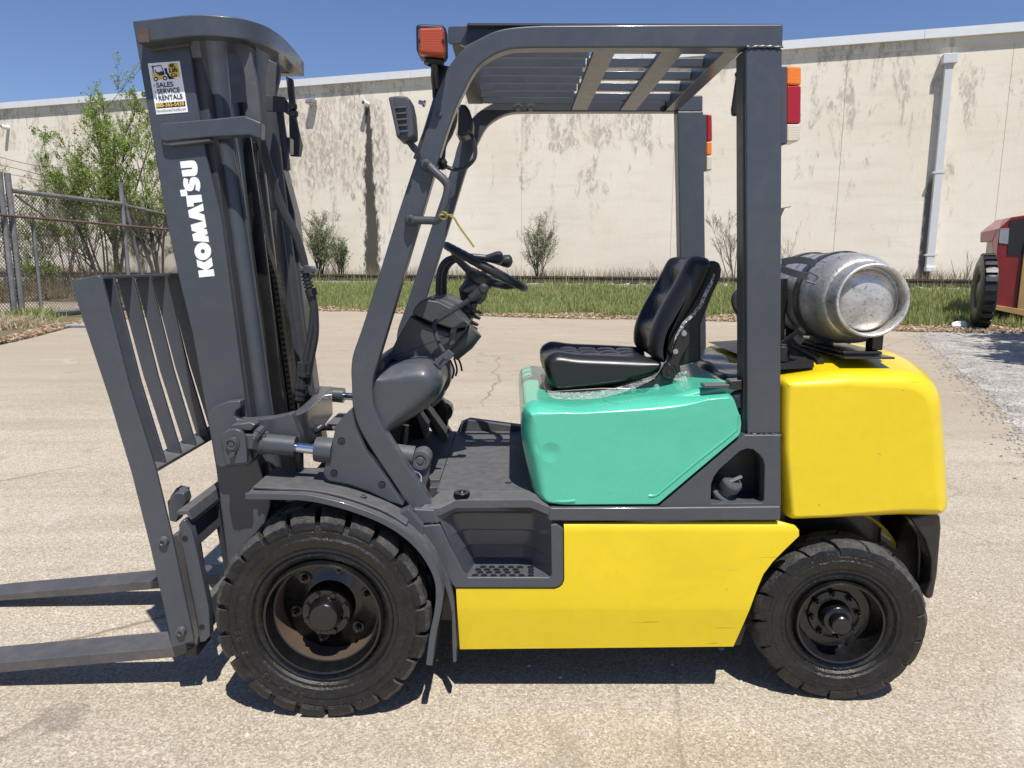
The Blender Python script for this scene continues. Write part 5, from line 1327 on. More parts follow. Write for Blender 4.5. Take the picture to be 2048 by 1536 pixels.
# step pocket: a face plate round a stepped recess
so = [(846, 1052), (880, 1049), (888, 1066), (903, 1098), (925, 1140), (936, 1155), (1099, 1155), (1103, 1151), (1101, 1050), (1112, 1048), (1126, 1057), (1127, 1160), (1122, 1171), (1110, 1176), (910, 1176), (903, 1168), (877, 1112), (846, 1072)]
sp2 = make('step', slab(so, .095, .012), 'grey_paint', FK, bevel=.004)
def steprec():
    rows = [(1024, 0, 0), (1052, .014, 0), (1055, .034, 0), (1082, .048, 0), (1085, .068, 0), (1107, .080, 0), (1111, .094, 0), (1119, .100, 0)]
    z_t = P(1000, 1155, .107).z; zt = P(1000, 1026, .165).z
    V = []; F = []; n = len(rows); m = 0
    for i, (py, dep, _) in enumerate(rows):
        f = (py - 1024) / 95.0; z = zt + (z_t - zt) * f; yb = .161 + dep * .72
        xl = P(879 + 50 * f, 1100, .107).x; xr = P(1104, 1100, .107).x
        xbl = P(914, 1100, .165).x + .062 * f; xbr = P(1060, 1100, .165).x - .004 * f
        A, B, C_, D = Vector((xl, .1065)), Vector((xbl, yb)), Vector((xbr, yb)), Vector((xr, .1065))
        ring = [tuple(A)]
        for (p0, p1, p2) in ((A, B, C_), (B, C_, D)):
            q0 = p1.lerp(p0, min(.4, .025 / max(.001, (p0 - p1).length))); q2 = p1.lerp(p2, min(.4, .025 / max(.001, (p2 - p1).length)))
            for t in (0, .25, .5, .75, 1): ring.append(tuple((1 - t) ** 2 * q0 + 2 * t * (1 - t) * p1 + t * t * q2))
        ring.append(tuple(D)); m = len(ring); V += [Vector((x, y, z)) for x, y in ring]
    for i in range(n - 1):
        for k in range(m - 1): F.append([i * m + k, i * m + k + 1, (i + 1) * m + k + 1, (i + 1) * m + k])
    F.append([(n - 1) * m + k for k in range(m)])
    return V, F, z_t, None
V, F, ztread, tread = steprec()
make('pocket', (V, F), 'grey_paint', sp2, smooth=50, bevel=.003)
q = 0
for r_, (yy, xs_) in enumerate(((.122, [950, 968, 987, 1006, 1025, 1043, 1062]), (.146, [960, 978, 996, 1015, 1034, 1062]), (.168, [956, 974, 993, 1012, 1031, 1062]), (.190, [966, 984, 1003, 1022, 1040, 1061]))):
    for px in xs_:
        x = P(px, 1140, yy).x
        make('grip_hole', lathe([(.0008, .0), (.0008, .0075), (.0016, .010), (-.001, .0115)], (x, yy, ztread + .0006), (0, 0, 1), 12), 'black_print', sp2)
# yellow side panel with its rolled top and crease
def panel():
    o = [(1128, 1049), (1563, 1047), (1592, 1053), (1598, 1060), (1598, 1072), (1571, 1098), (1546, 1123), (1527, 1148), (1516, 1174), (1505, 1203), (1492, 1240), (1470, 1299), (1200, 1302), (919, 1305), (912, 1177), (1111, 1177.5), (1124, 1172), (1128.5, 1160)]
    bm = bmesh.new(); vs_ = [bm.verts.new(P(x, y, .1)) for x, y in o]; f = bm.faces.new(vs_)
    zs = [P(1300, y, .1).z for y in (1050, 1053, 1056, 1059, 1062, 1066, 1215, 1222, 1245, 1270, 1290, 1298)]
    for z in zs: bmesh.ops.bisect_plane(bm, geom=bm.verts[:] + bm.edges[:] + bm.faces[:], plane_co=(0, 0, z), plane_no=(0, 0, 1))
    r = bmesh.ops.extrude_face_region(bm, geom=bm.faces[:])
    for e in r['geom']:
        if isinstance(e, bmesh.types.BMVert): e.co.y += .012
    z1, z2, z3 = P(1300, 1047, .1).z, P(1300, 1066, .1).z, P(1300, 1217, .1).z; zb = P(1300, 1302, .1).z
    for v in bm.verts:
        if v.co.z > z2: t = (v.co.z - z2) / (z1 - z2); v.co.y += .016 * (1 - math.sqrt(max(0, 1 - t * t)))
        if v.co.z < z3: t = (z3 - v.co.z) / (z3 - zb); v.co.y += .020 * t
    bm.verts.index_update()
    V = [v.co.copy() for v in bm.verts]; F = [[v.index for v in f.verts] for f in bm.faces]; bm.free(); return V, F
make('side_panel', panel(), 'yellow_paint', FK, smooth=30, bevel=.003)
V, F = panel(); make('side_panel', ([Vector((v.x, mir(v.y), v.z)) for v in V], F), 'yellow_paint', FK, smooth=30)
make('chassis', slab([(846, 1060), (1560, 1050), (1480, 1290), (915, 1295), (912, 1180), (860, 1100)], .24, .74), 'black_paint', FK, bevel=0)
# gusset with the filler pocket
gus = [(1318, 1014), (1489, 870), (1561.5, 870), (1562.5, 1013.5)]
hole = [(1421.7, 1003), (1423, 968), (1428, 954), (1438.6, 939), (1463, 917), (1479, 903), (1494.5, 898), (1507.5, 900), (1518, 908), (1525.7, 918.6), (1529, 930), (1528, 1002), (1523, 1007), (1426, 1007.6)]
gs = make('filler_panel', slab_holes(gus, [hole], .108, .05), 'grey_paint', FK, bevel=.004)
w_ = [P(x, y, .158) for x, y in hole]
back = [Vector((v.x, .26, v.z)) for v in w_]
m_ = len(w_); make('pocket', (w_ + back, [[i, (i + 1) % m_, m_ + (i + 1) % m_, m_ + i] for i in range(m_)] + [list(range(m_, 2 * m_))]), 'grey_inner', gs, smooth=0)
zfl = P(1475, 1005, .16).z
make('pocket_floor', box2((px2x(1423, 1000, .16), .125, zfl - .01), (px2x(1527, 1000, .16), .258, zfl + .004)), 'grey_paint', gs, bevel=.002)
ca = Vector((.35, -.45, .85)).normalized(); cb_ = P(1448, 985, .175)
make('filler_neck', lathe([(-.012, .045), (0, .047), (.004, .044), (.006, .030), (.03, .028)], cb_, ca, 28), 'grey_paint', gs)
fcap = make('filler_cap', lathe([(.022, .026), (.03, .036), (.052, .037), (.058, .033), (.059, 0)], cb_, ca, 28), 'grey_paint', gs)
u_ = ca.orthogonal().normalized(); rot = Matrix((Vector((.8, .1, .3)).normalized(), ca.cross(Vector((.8, .1, .3))).normalized(), ca)).transposed()
make('cap_grip', box(cb_ + ca * .062, (.058, .014, .012), rot), 'grey_paint', gs, bevel=.003)

# ---------------------------------------------------------------- engine hood, seat deck
HD = [(1066, 990), (1052, 950), (1045, 905), (1041, 860), (1041, 838), (1046, 812), (1056, 796), (1074, 789), (1098, 800), (1120, 806), (1150, 806), (1250, 796), (1338, 787), (1384, 779), (1460, 779), (1470, 787), (1479, 800), (1485, 830), (1484, 868), (1400, 939), (1316, 1011), (1200, 1011), (1110, 1011), (1080, 1004)]
def dens(prof, mx):
    out = []
    for i in range(len(prof)):
        a = prof[i]; b = prof[(i + 1) % len(prof)]; l = math.hypot(b[0] - a[0], b[1] - a[1]); n = max(1, int(l / mx))
        for k in range(n): out.append((a[0] + (b[0] - a[0]) * k / n, a[1] + (b[1] - a[1]) * k / n))
    return out
def chaikin(p, k=2):
    for _ in range(k):
        q = []
        for i in range(len(p)):
            a, b = p[i], p[(i + 1) % len(p)]; q += [(a[0] * .75 + b[0] * .25, a[1] * .75 + b[1] * .25), (a[0] * .25 + b[0] * .75, a[1] * .25 + b[1] * .75)]
        p = q
    return p
HD = [(1070, 1013), (1041, 880), (1043, 806), (1150, 817), (1338, 798), (1468, 786), (1487, 840), (1484, 870), (1316, 1012)]
hp_ = dens(roundc(xzl(HD, .122), [.06, .5, .065, .3, .5, .035, .08, .04, .035], 10), .02)
fx0_ = min(q[0] for q in hp_); zt0_ = P(1300, 791, .122).z; rad = []
for x, z in hp_:
    f_ = 1 - min(1, max(0, (x - fx0_) / .15)); top = min(1, max(0, (z - zt0_ + .05) / .05)) * min(1, max(0, (.63 - x) / .1)); rad.append(.013 + .042 * f_ * f_ * (3 - 2 * f_) + .030 * top * (1 - f_))
def hoodfn(v):
    if v.y < .3:
        s = max(0, 1 - ((v.x - .105) ** 2 + (v.z - .905) ** 2) / .0012); v = v + Vector((0, .010 * s ** 2, 0))
    return v
hd = make('hood', pillow(hp_, .108, mir(.108), .105, rad, 12, 6, hoodfn), 'green_paint', FK, smooth=50)
dc = P(1101, 905, .112) - Vector((0.25, .61, 0)); dent('green_paint', tuple(dc), .034, .006)
rg = cr([P(1068, 968, .165), P(1078, 985, .14), P(1096, 999, .118), P(1125, 1003, .1085), P(1150, 1001, .1085)], 5)
make('hood_rib', tube(rg, .005, 8), 'green_paint', hd)
rg = cr([P(x, y, .109) for x, y in ((1478, 830), (1476, 852), (1462, 869), (1400, 918), (1330, 976), (1312, 990), (1298, 992))], 5)
make('hood_rib', tube(rg, .0045, 8), 'green_paint', hd)
# raised rear part of the hood under the flexible cover
zh = P(1380, 779, .122).z
UH = [(.50, 1.03), (.51, 1.055), (.60, 1.08), (.70, 1.105), (.75, 1.105), (.76, 1.03)]
make('hood_rear', pillow(roundc(UH, .02, 3), .16, mir(.16), .03, .015, 5, 3), 'green_paint', FK, smooth=45)
x0, x1 = px2x(1375, 700, .4), px2x(1560, 760, .2)
zc0 = PX(1370, 688, P(1370, 700, 1.0).x).z
RC = []
nx_, ny_ = 22, 26
cxL = lambda y: .42 + .0 * y
for j in range(ny_):
    for i in range(nx_):
        s = i / (nx_ - 1); t = j / (ny_ - 1)
        x = .70 + .175 * s; y = .15 + .93 * t
        z = 1.118 + .022 * t - .0 * s + .006 * math.sin(9 * x + 5 * y) * math.sin(14 * y) + .004 * math.sin(31 * y + 7 * x)
        e = min(s, 1 - s) * 5; e2 = min(t, 1 - t) * 8; z -= .05 * max(0, 1 - e) ** 2 + .045 * max(0, 1 - e2) ** 2
        RC.append((x, y, z))
V = [Vector(p) for p in RC] + [Vector((p[0], p[1], p[2] - .05)) for p in RC]; F = []
N_ = nx_ * ny_
for j in range(ny_ - 1):
    for i in range(nx_ - 1):
        a = j * nx_ + i; F.append([a, a + 1, a + nx_ + 1, a + nx_]); F.append([N_ + a, N_ + a + nx_, N_ + a + nx_ + 1, N_ + a + 1])
for i in range(nx_ - 1):
    F.append([i, N_ + i, N_ + i + 1, i + 1]); a = (ny_ - 1) * nx_ + i; F.append([a, a + 1, N_ + a + 1, N_ + a])
for j in range(ny_ - 1):
    a = j * nx_; F.append([a, a + nx_, N_ + a + nx_, N_ + a]); a += nx_ - 1; F.append([a, N_ + a, N_ + a + nx_, a + nx_])
make('rubber_cover', (V, F), 'black_paint', FK, smooth=80)
make('hood_latch', merge(slab([(1408, 770), (1460, 769), (1460, 776), (1408, 777)], .13, .05)), 'grey_paint', FK, bevel=.003)
make('hood_latch_plate', slab([(1460, 762), (1484, 760), (1484, 780), (1460, 779)], .14, .05), 'black_paint', FK, bevel=.002)

# ---------------------------------------------------------------- counterweight
CW = [(1564, 757), (1700, 748), (1872, 748), (1881, 900), (1889, 1037), (1800, 1035), (1575, 1043), (1563, 900)]
cwp = dens(roundc(xzl(CW, .115), [.035, .6, .175, .3, .05, .3, .035, .4], 12), .025)
zc = (P(1700, 1038, .115).z + P(1700, 750, .115).z) / 2
zt_ = P(1700, 750, .115).z; xr_ = max(x for x, z in cwp)
rad = []
for x, z in cwp:
    back = min(1, max(0, (x - 1.05) / (xr_ - 1.05))); tp_ = min(1, max(0, (z - zt_ + .12) / .12))
    rad.append(.024 + .022 * back + .012 * tp_)
def cwfn(v):
    # the tail is bowed in plan
    t = min(1, max(0, (v.x - 1.15) / .25)); d = 1 - (abs(v.y - YM) / .5) ** 2
    v = v + Vector((.015 * t + .13 * t * d, 0, 0))
    # crown of the top surface
    if v.z > 1.0: v.z += .045 * d * min(1, max(0, (v.z - 1.0) / .06)) * min(1, max(0, (v.x - .90) / .14))
    return v
cw = make('counterweight', pillow(cwp, .103, mir(.103), .06, rad, 10, 14, cwfn), 'yellow_paint', FK, smooth=60)
# dark deck let into its front edge with a rubber seal
dk = roundc([(.872, .175), (.985, .17), (1.045, .22), (1.045, 1.0), (.985, 1.05), (.872, 1.045)], [0, .03, .04, .04, .03, 0], 4)
zd = zt_ + .009
def crown(y, x=1.04): return .045 * (1 - (abs(y - YM) / .5) ** 2) * min(1, max(0, (x - .90) / .14))
V = []; F = []
for j in range(13):
    y = .18 + .86 * j / 12; e = .04 * min(1, min(j, 12 - j) / 1.5)
    for x in (.872, .94, .995 + e): V.append(Vector((x, y, zt_ + crown(y, x) + .007)))
for j in range(12):
    for i in range(2): F.append([j * 3 + i, j * 3 + i + 1, j * 3 + i + 4, j * 3 + i + 3])
make('deck_plate', (V, F), 'black_plastic', cw, smooth=0)
make('seal', tube(cr([Vector((x, y, zt_ + crown(y) + .008)) for x, y in ((1.038, .23), (1.045, .28), (1.045, .45), (1.045, .61), (1.045, .8), (1.03, 1.0))], 5), .012, 8), 'black_plastic', cw)
make('radiator_cap', merge(lathe([(0, .03), (.05, .028), (.055, .02), (.055, 0)], Vector((.935, .32, zd + .01)), (0, 0, 1), 18), box(Vector((.935, .32, zd + .055)), (.02, .05, .03)), tube([Vector((.935, .32, zd + .06)), Vector((.985, .27, zd + .12))], [.014, .016], 8)), 'black_plastic', cw, bevel=.002)
make('wing_nut', merge(box(Vector((.975, .275, zd + .09)), (.035, .015, .03), Matrix.Rotation(.7, 3, 'Y'))), 'black_plastic', cw, bevel=.003)
# skirt and arch behind the steer wheel
SK = [(1822, 1036), (1872, 1024), (1882, 1034), (1884, 1056), (1876, 1150), (1868, 1195), (1858, 1201), (1849, 1190), (1861, 1160), (1862, 1120), (1850, 1080), (1830, 1050)]
make('rear_skirt', slab(SK, .135, .06), 'black_paint', FK, bevel=.01)
make('rear_skirt', slabw(xzl([(1850, 1036), (1878, 1030), (1880, 1056), (1872, 1150), (1862, 1195), (1852, 1190), (1856, 1120)], .135), .195, mir(.195)), 'black_paint', FK, bevel=.01)
AR = cr2(xzl([(1600, 1046), (1680, 1042), (1740, 1050), (1790, 1068), (1830, 1100), (1852, 1140), (1856, 1185)], .16), 4, False)
make('wheel_arch', ribbon(AR, .34, .60, .01), 'yellow_paint', FK, smooth=60)
make('axle_housing', box2((.90, .34, .20), (1.36, .88, .62)), 'black_paint', FK, bevel=.02)
make('frame_tail', box2((.72, .30, .30), (.98, .92, .68)), 'black_paint', FK, bevel=0)

# ---------------------------------------------------------------- seat
seat = make('seat_base', slab([(1090, 783), (1098, 792), (1130, 797), (1220, 793), (1300, 788), (1345, 786), (1345, 776), (1200, 776)], .37, .42), 'black_paint', FK, bevel=.004)
SC = [(1088, 735), (1092, 720), (1103, 711), (1120, 707), (1160, 712), (1230, 715), (1290, 718), (1322, 722), (1326, 738), (1312, 754), (1260, 770), (1205, 779), (1150, 785), (1120, 787), (1104, 781), (1096, 765)]
def cushfn(v):
    a = abs(v.y - .60)
    if a < .155:
        f = min(1, (.155 - a) / .04); zt = P(1200, 720, .37).z
        if v.z > zt - .03: v = Vector((v.x, v.y, v.z - .020 * f * f * (3 - 2 * f)))
        tuf = (abs(math.sin((v.x - .14) * math.pi / .085)) < .18) 
    return v
scp = dens(cr2(xzl(SC, .37), 3), .01)
cush = make('seat_cushion', pillow(scp, .37, .83, .055, .035, 8, 40, cushfn), 'seat_vinyl', FK, smooth=80)
# quilted centre panel
def quilt(fr_, nu, nv, cu, cv, depth, name, par):
    V = []; F = []
    for j in range(nv + 1):
        for i in range(nu + 1):
            u, v = i / nu, j / nv
            p, n_ = fr_(u, v)
            a = abs(math.sin(math.pi * u * cu)) ** .35; b = abs(math.sin(math.pi * v * cv)) ** .35
            V.append(p + n_ * depth * a * b)
    for j in range(nv):
        for i in range(nu):
            a = j * (nu + 1) + i; F.append([a, a + 1, a + nu + 2, a + nu + 1])
    return make(name, (V, F), 'seat_vinyl', par, smooth=80)
def cf(u, v):
    px = 1128 + (1300 - 1128) * u; pz_ = P(px, 719 + 3 * u, .37)
    return Vector((pz_.x, .455 + .29 * v, pz_.z - .004)), Vector((0, 0, 1))
quilt(cf, 60, 40, 4, 3, .012, 'quilted_panel', cush)
BK = [(1306, 713), (1304, 690), (1309, 662), (1325, 625), (1348, 585), (1370, 545), (1381, 524), (1392, 514), (1410, 512), (1424, 517), (1432, 530), (1430, 548), (1418, 578), (1398, 615), (1378, 645), (1358, 672), (1344, 700), (1335, 726), (1322, 726)]
bkp = dens(cr2(xzl(BK, .37), 3), .012)
axB = (P(1410, 520, .37) - P(1312, 720, .37)).normalized(); nB = Vector((-axB.z, 0, axB.x))       # towards the driver's back
if nB.x > 0: nB = -nB
org = P(1306, 700, .37)
def backfn(v):
    a = abs(v.y - .60); h = (v - org).dot(axB); d = (v - org).dot(nB)
    if a < .15 and d > -.06:
        f = min(1, (.15 - a) / .045); f = f * f * (3 - 2 * f)
        w = min(1, max(0, (d + .06) / .04))
        k = .028 * f * w * min(1, max(0, (.40 - h) / .06))
        k *= 1 + .35 * math.cos(h * 2 * math.pi / .13) * f
        v = v - nB * k
    return v
bkr = make('seat_back', pillow(bkp, .37, .83, .075, .05, 9, 40, backfn), 'seat_vinyl', FK, smooth=80)
SH = [(1426, 520), (1440, 526), (1444, 540), (1441, 556), (1425, 590), (1402, 650), (1402, 722), (1350, 735), (1335, 700), (1350, 655), (1380, 600), (1405, 550), (1418, 530)]
make('back_shell', slab(SH, .392, .42), 'black_plastic', FK, bevel=.008)
HG = [(1360, 668), (1366, 660), (1378, 662), (1382, 674), (1380, 690), (1366, 712), (1360, 728), (1361, 742), (1352, 760), (1336, 778), (1318, 788), (1262, 787), (1264, 778), (1290, 768), (1310, 758), (1322, 742), (1330, 728), (1342, 718), (1346, 700), (1352, 682)]
hg = make('recliner', slab(cr2(HG, 2), .352, .02), 'black_paint', FK, bevel=.005, seg=3)
make('recliner_knuckle', lathe([(-.012, 0), (-.012, .008), (-.009, .010), (-.009, .016), (-.012, .018), (-.012, .024), (-.003, .028), (.0, .030)], P(1337, 744, .352), (0, 1, 0), 26), 'black_paint', hg)
for q in ((1368, 667), (1351, 703), (1266, 777), (1313, 773)): hexbolt(P(q[0], q[1], .352), (0, -1, 0), .0062, .009, 'bolt', 'zinc', hg)
# torn protective film
V = []; F = []
t_ = [(1095, 780), (1110, 783), (1130, 785), (1160, 784), (1190, 782), (1220, 778), (1250, 771), (1280, 763), (1310, 756)]
b_ = [(1098, 794), (1112, 798), (1135, 799), (1165, 799), (1195, 797), (1215, 793), (1240, 787), (1262, 779), (1300, 762)]
for i, (a, b) in enumerate(zip(t_, b_)):
    for k in range(5):
        f = k / 4; V.append(P(a[0] + (b[0] - a[0]) * f + random.uniform(-2, 2), a[1] + (b[1] - a[1]) * f, .352 - .095 * f + random.uniform(-.008, .002)))
for i in range(len(t_) - 1):
    for k in range(4): F.append([i * 5 + k, i * 5 + k + 1, i * 5 + k + 6, i * 5 + k + 5])
fm_ = root('plastic_film', 'torn clear plastic film hanging off the underside of the black seat', 'film', tuple(P(1200, 790, .36)))
make('sheet', (V, F), 'clear_film', fm_, smooth=30)
V = []; F = []
t_ = [(1343, 705), (1352, 672), (1366, 645), (1385, 625), (1400, 605), (1412, 582), (1420, 565), (1427, 545)]
for i, a in enumerate(t_):
    for k in range(3): V.append(P(a[0] + k * 2.4 + random.uniform(-1.5, 1.5), a[1] + k * 2 + random.uniform(-3, 3), .372 + random.uniform(-.006, .004)))
for i in range(len(t_) - 1):
    for k in range(2): F.append([i * 3 + k, i * 3 + k + 1, i * 3 + k + 4, i * 3 + k + 3])
make('sheet', (V, F), 'clear_film', fm_, smooth=30)
V = []; F = []
for i in range(6):
    for k in range(4): V.append(P(1344 + i * 7 + random.uniform(-3, 3), 752 + k * 10 + random.uniform(-5, 5) - i * 2, .345 + random.uniform(-.01, .01)))
for i in range(5):
    for k in range(3): F.append([i * 4 + k, i * 4 + k + 1, i * 4 + k + 5, i * 4 + k + 4])
make('sheet', (V, F), 'clear_film', fm_, smooth=30)

# ---------------------------------------------------------------- gas cylinder on its cradle
TX, TZ = 1.175, PX(1750, 601, 1.175).z
TX = P(1750, 601, .19).x; TZ = P(1750, 601, .19).z

tk = root('gas_cylinder', 'dented silver gas cylinder lying across the forklift tail under two black straps', 'cylinder', (TX, .55, TZ - .155))
tx = Vector((TX - .012, .19, TZ))
body = [(.008, 0), (.011, .05), (.018, .08), (.030, .098), (.046, .107), (.053, .116), (.055, .130), (.085, .146), (.12, .153), (.17, .156), (.34, .156), (.345, .158), (.36, .158), (.365, .156), (.56, .156), (.61, .150), (.66, .13), (.69, .09), (.70, 0)]
make('body', lathe(cr2(body, 3, False), tx, (0, 1, 0), 72), 'tank_aluminium', tk, smooth=60)
make('foot_ring', lathe([(.055, .108), (.012, .108), (.003, .110), (0, .114), (.002, .119), (.010, .121), (.045, .120), (.06, .128)], tx + Vector((0, -.015, 0)), (0, 1, 0), 64), 'tank_aluminium', tk, smooth=60)
make('collar', lathe([(.66, .12), (.80, .12), (.80, .115), (.66, .115)], tx, (0, 1, 0), 40), 'tank_aluminium', tk)
make('valve', merge(cyl(tx + Vector((0, .70, 0)), tx + Vector((0, .78, 0)), .02), cyl(tx + Vector((-.05, .76, 0)), tx + Vector((.02, .76, 0)), .012)), 'zinc', tk)
cr_ = make('tank_cradle', box2((TX - .10, .155, zt_ + .046), (TX + .065, 1.0, zt_ + .053)), 'black_paint', FK, bevel=.003)
g = box2((TX - .085, .20, zt_ + .054), (TX + .045, .95, zt_ + .066)); make('tray', g, 'black_paint', cr_, bevel=.004)
for (x, y) in ((TX + .03, .23), (TX - .085, .42), (TX - .085, .70), (TX + .03, .60), (TX + .03, .9)):
    make('support', box2((x - .006, y, zt_ + .066), (x + .030, y + .05, TZ - .13 + (.03 if y < .3 else 0))), 'black_paint', cr_, bevel=.003)
for y in (.30, .48): make('bolt', lathe([(0, .012), (.014, .011), (.014, 0)], (TX + .055, y, zt_ + .053), (0, 0, 1), 10), 'black_paint', cr_)
for y in (.40, .66):
    make('tank_strap', lathe([(y, .1575), (y, .1625), (y + .042, .1625), (y + .042, .1575), (y, .1575)], tx - Vector((0, .19, 0)), (0, 1, 0), 56), 'black_paint', cr_)
bx = P(1600, 545, .33)
make('buckle', sweep(cr([P(1563, 524, .38), P(1590, 520, .36), P(1615, 522, .34), P(1632, 528, .33)], 4), [(-.003, -.012), (.003, -.012), (.003, .012), (-.003, .012)]), 'light_plastic', cr_, bevel=.001)
make('buckle', sweep(cr([P(1563, 538, .36), P(1590, 547, .33), P(1615, 553, .31)], 4), [(-.003, -.012), (.003, -.012), (.003, .012), (-.003, .012)]), 'light_plastic', cr_, bevel=.001)
make('buckle_loop', tube([P(1612, 562, .305), P(1618, 544, .305), P(1636, 553, .30), P(1632, 568, .30), P(1612, 562, .305)], .004, 8), 'steel_worn', cr_)
make('gas_hose', tube(cr([P(1490, 640, .50), P(1474, 620, .50), P(1468, 600, .50), P(1474, 586, .50), P(1490, 582, .50), P(1520, 590, .5), P(1550, 640, .5)], 6), .011, 10), 'rubber_hose', FK)
make('stop_bracket', slab([(1562, 416), (1582, 412), (1582, 414), (1570, 416), (1562, 434)], .30, .03), 'steel_worn', FK, bevel=.001)
make('cradle_post', box2((TX - .20, .50, zt_), (TX - .17, .60, zt_ + .30)), 'black_paint', cr_, bevel=.004)

# ---------------------------------------------------------------- cowl, dash, column, controls
KC = [(722, 765), (730, 750), (780, 736), (812, 728), (845, 726), (866, 735), (880, 752), (883, 775), (872, 800), (848, 824), (820, 843), (790, 862), (775, 870), (755, 868), (736, 840), (724, 800)]
make('knee_cowl', pillow(dens(cr2(xzl(KC, .17), 3), .015), .15, .50, .09, .06, 9, 3), 'grey_paint', FK, smooth=70)
KD = [(800, 738), (812, 728), (860, 728), (880, 740), (890, 758), (890, 785), (878, 805), (862, 812), (850, 780)]
make('knee_cowl', pillow(cr2(xzl(KD, .45), 3), .42, .85, .05, .03, 6, 2), 'grey_paint', FK, smooth=70)
make('cowl_vent', slab([(786, 744), (800, 739), (800, 744), (788, 749)], .24, .05), 'black_print', FK, bevel=0)
DL = [(777, 716), (780, 708), (800, 668), (823, 628), (856, 645), (905, 660), (935, 655), (928, 664), (904, 694), (885, 722), (868, 728), (800, 722)]
make('dash_lower', pillow(roundc(xzl(DL, .40), .01, 3), .36, .90, .03, .02, 5, 2), 'dash_plastic', FK, smooth=50)
DU = [(823, 626), (832, 610), (842, 600), (855, 595), (880, 599), (905, 612), (925, 632), (938, 648), (934, 654), (905, 658), (858, 643)]
make('dash_upper', pillow(roundc(xzl(DU, .38), .012, 3), .34, .92, .035, .022, 5, 2), 'dash_plastic', FK, smooth=50)
make('dash_rib', slab([(908, 625), (918, 632), (908, 690), (896, 694), (902, 650)], .345, .02), 'dash_plastic', FK, bevel=.006, seg=3)
make('column_shroud', tube([P(900, 702, .50), P(928, 678, .50), P(949, 658, .50)], [.045, .047, .038], 22), 'dash_plastic', FK)
make('cowl_base', slab([(748, 735), (760, 722), (790, 714), (815, 722), (815, 740), (780, 750), (750, 765)], .42, .42), 'grey_paint', FK, bevel=.02, seg=4)
make('dash_cross_tube', tube([P(756, 730, .2), P(756, 730, .2) + Vector((0, .8, 0))], .022, 14), 'grey_inner', FK)
BR = [(864, 728), (868, 720), (900, 702), (907, 712), (880, 738)]
br_ = make('lever_bracket', slab([(866, 726), (872, 718), (896, 699), (908, 708), (906, 714), (880, 738)], .22, .015), 'grey_paint', FK, bevel=.003)
make('slot', slab([(877, 728), (886, 716), (889, 719), (880, 731)], .2185, .002), 'black_print', br_, bevel=0); hexbolt(P(892, 713, .22), (0, -1, 0), .008, .004, 'bolt', 'grey_paint', br_)
rod_ = cr([P(966, 578, .30), P(940, 598, .30), P(905, 622, .30), P(876, 640, .30), P(869, 648, .29), P(870, 662, .28), P(878, 685, .26), P(888, 705, .24)], 5)
pl = make('parking_lever', tube(rod_, .0078, 10), 'rubber_hose', FK)
make('lever_tip', merge(lathe([(-.02, 0), (-.02, .010), (-.012, .018), (.018, .018), (.02, 0)], P(967, 578, .30), (0, 1, 0), 20), tube([P(966, 579, .30), P(940, 597, .30)], [.017, .012], 12)), 'rubber_hose', pl)
# steering wheel
sc = P(972, 534, .60); ax_ = (P(1056, 580, .60) - P(889, 489, .60)).normalized(); Rw = (P(1056, 580, .60) - P(889, 489, .60)).length / 2 - .012
na = Vector((-ax_.z, 0, ax_.x)); 
if na.z < 0: na = -na
ring = [sc + (ax_ * math.cos(t) + Vector((0, 1, 0)) * math.sin(t)) * Rw for t in [2 * math.pi * i / 64 for i in range(65)]]
sw = make('steering_wheel', tube(ring, [.0145 + .0006 * math.sin(i * 3.1) for i in range(65)], 14, False), 'black_plastic', FK)
hubc = sc - na * .045
make('hub', lathe([(-.035, 0), (-.035, .03), (-.02, .055), (.01, .058), (.02, .045), (.022, 0)], hubc, na, 26), 'black_plastic', sw)
for t in (R(90), R(210), R(330)):
    d = ax_ * math.cos(t) + Vector((0, 1, 0)) * math.sin(t)
    make('spoke', tube([hubc + d * .04, hubc + d * .12 + na * .02, sc + d * (Rw - .004)], [.016, .012, .010], 8), 'black_plastic', sw)
cdn = (P(938, 625, .60) - P(966, 556, .60)).normalized()
q0 = hubc
make('column_head', tube([q0 - na * .01, q0 - na * .05 + cdn * .02, q0 + cdn * .10], [.045, .055, .040], 8), 'black_plastic', FK, smooth=20)
make('steering_column', tube([q0 + cdn * .05, q0 + cdn * .17, P(925, 640, .60)], [.032, .026, .030], 16), 'dash_plastic', FK)
for i, q in enumerate(((944, 618), (938, 628), (932, 640), (928, 648))):
    make('boot_ring', lathe([(-.006, .030), (-.004, .044 + .004 * i), (.004, .044 + .004 * i), (.006, .03)], P(q[0], q[1], .60), cdn, 22), 'black_plastic', FK)
make('clamp', merge(tube([P(948, 612, .55), P(948, 612, .63)], .012, 8), box(P(944, 615, .6), (.05, .08, .02), Matrix.Rotation(.8, 3, 'Y'))), 'black_paint', FK, bevel=.003)
# hydraulic levers
for (dx, dy, Y) in ((0, 0, .78), (11, 2, .84)):
    path = cr([P(877 + dx, 620, Y), P(877 + dx, 570, Y), P(879 + dx, 545, Y), P(888 + dx, 526 + dy, Y), P(905 + dx, 516 + dy, Y), P(940 + dx, 513 + dy, Y), P(975 + dx, 516 + dy, Y)], 6)
    lv_ = make('hydraulic_lever', tube(path, .0125, 12), 'rubber_hose', FK)
    k0, k1 = P(970 + dx * 1.6, 517 + dy * 2, Y), P(1008 + dx * 1.6, 515 + dy * 4, Y)
    dd = (k1 - k0)
    make('knob', tube([k0 + dd * t for t in (0, .1, .35, .6, .8, .93, 1.0)], [.013, .015, .020, .026, .027, .019, .004], 18), 'rubber_hose', lv_)
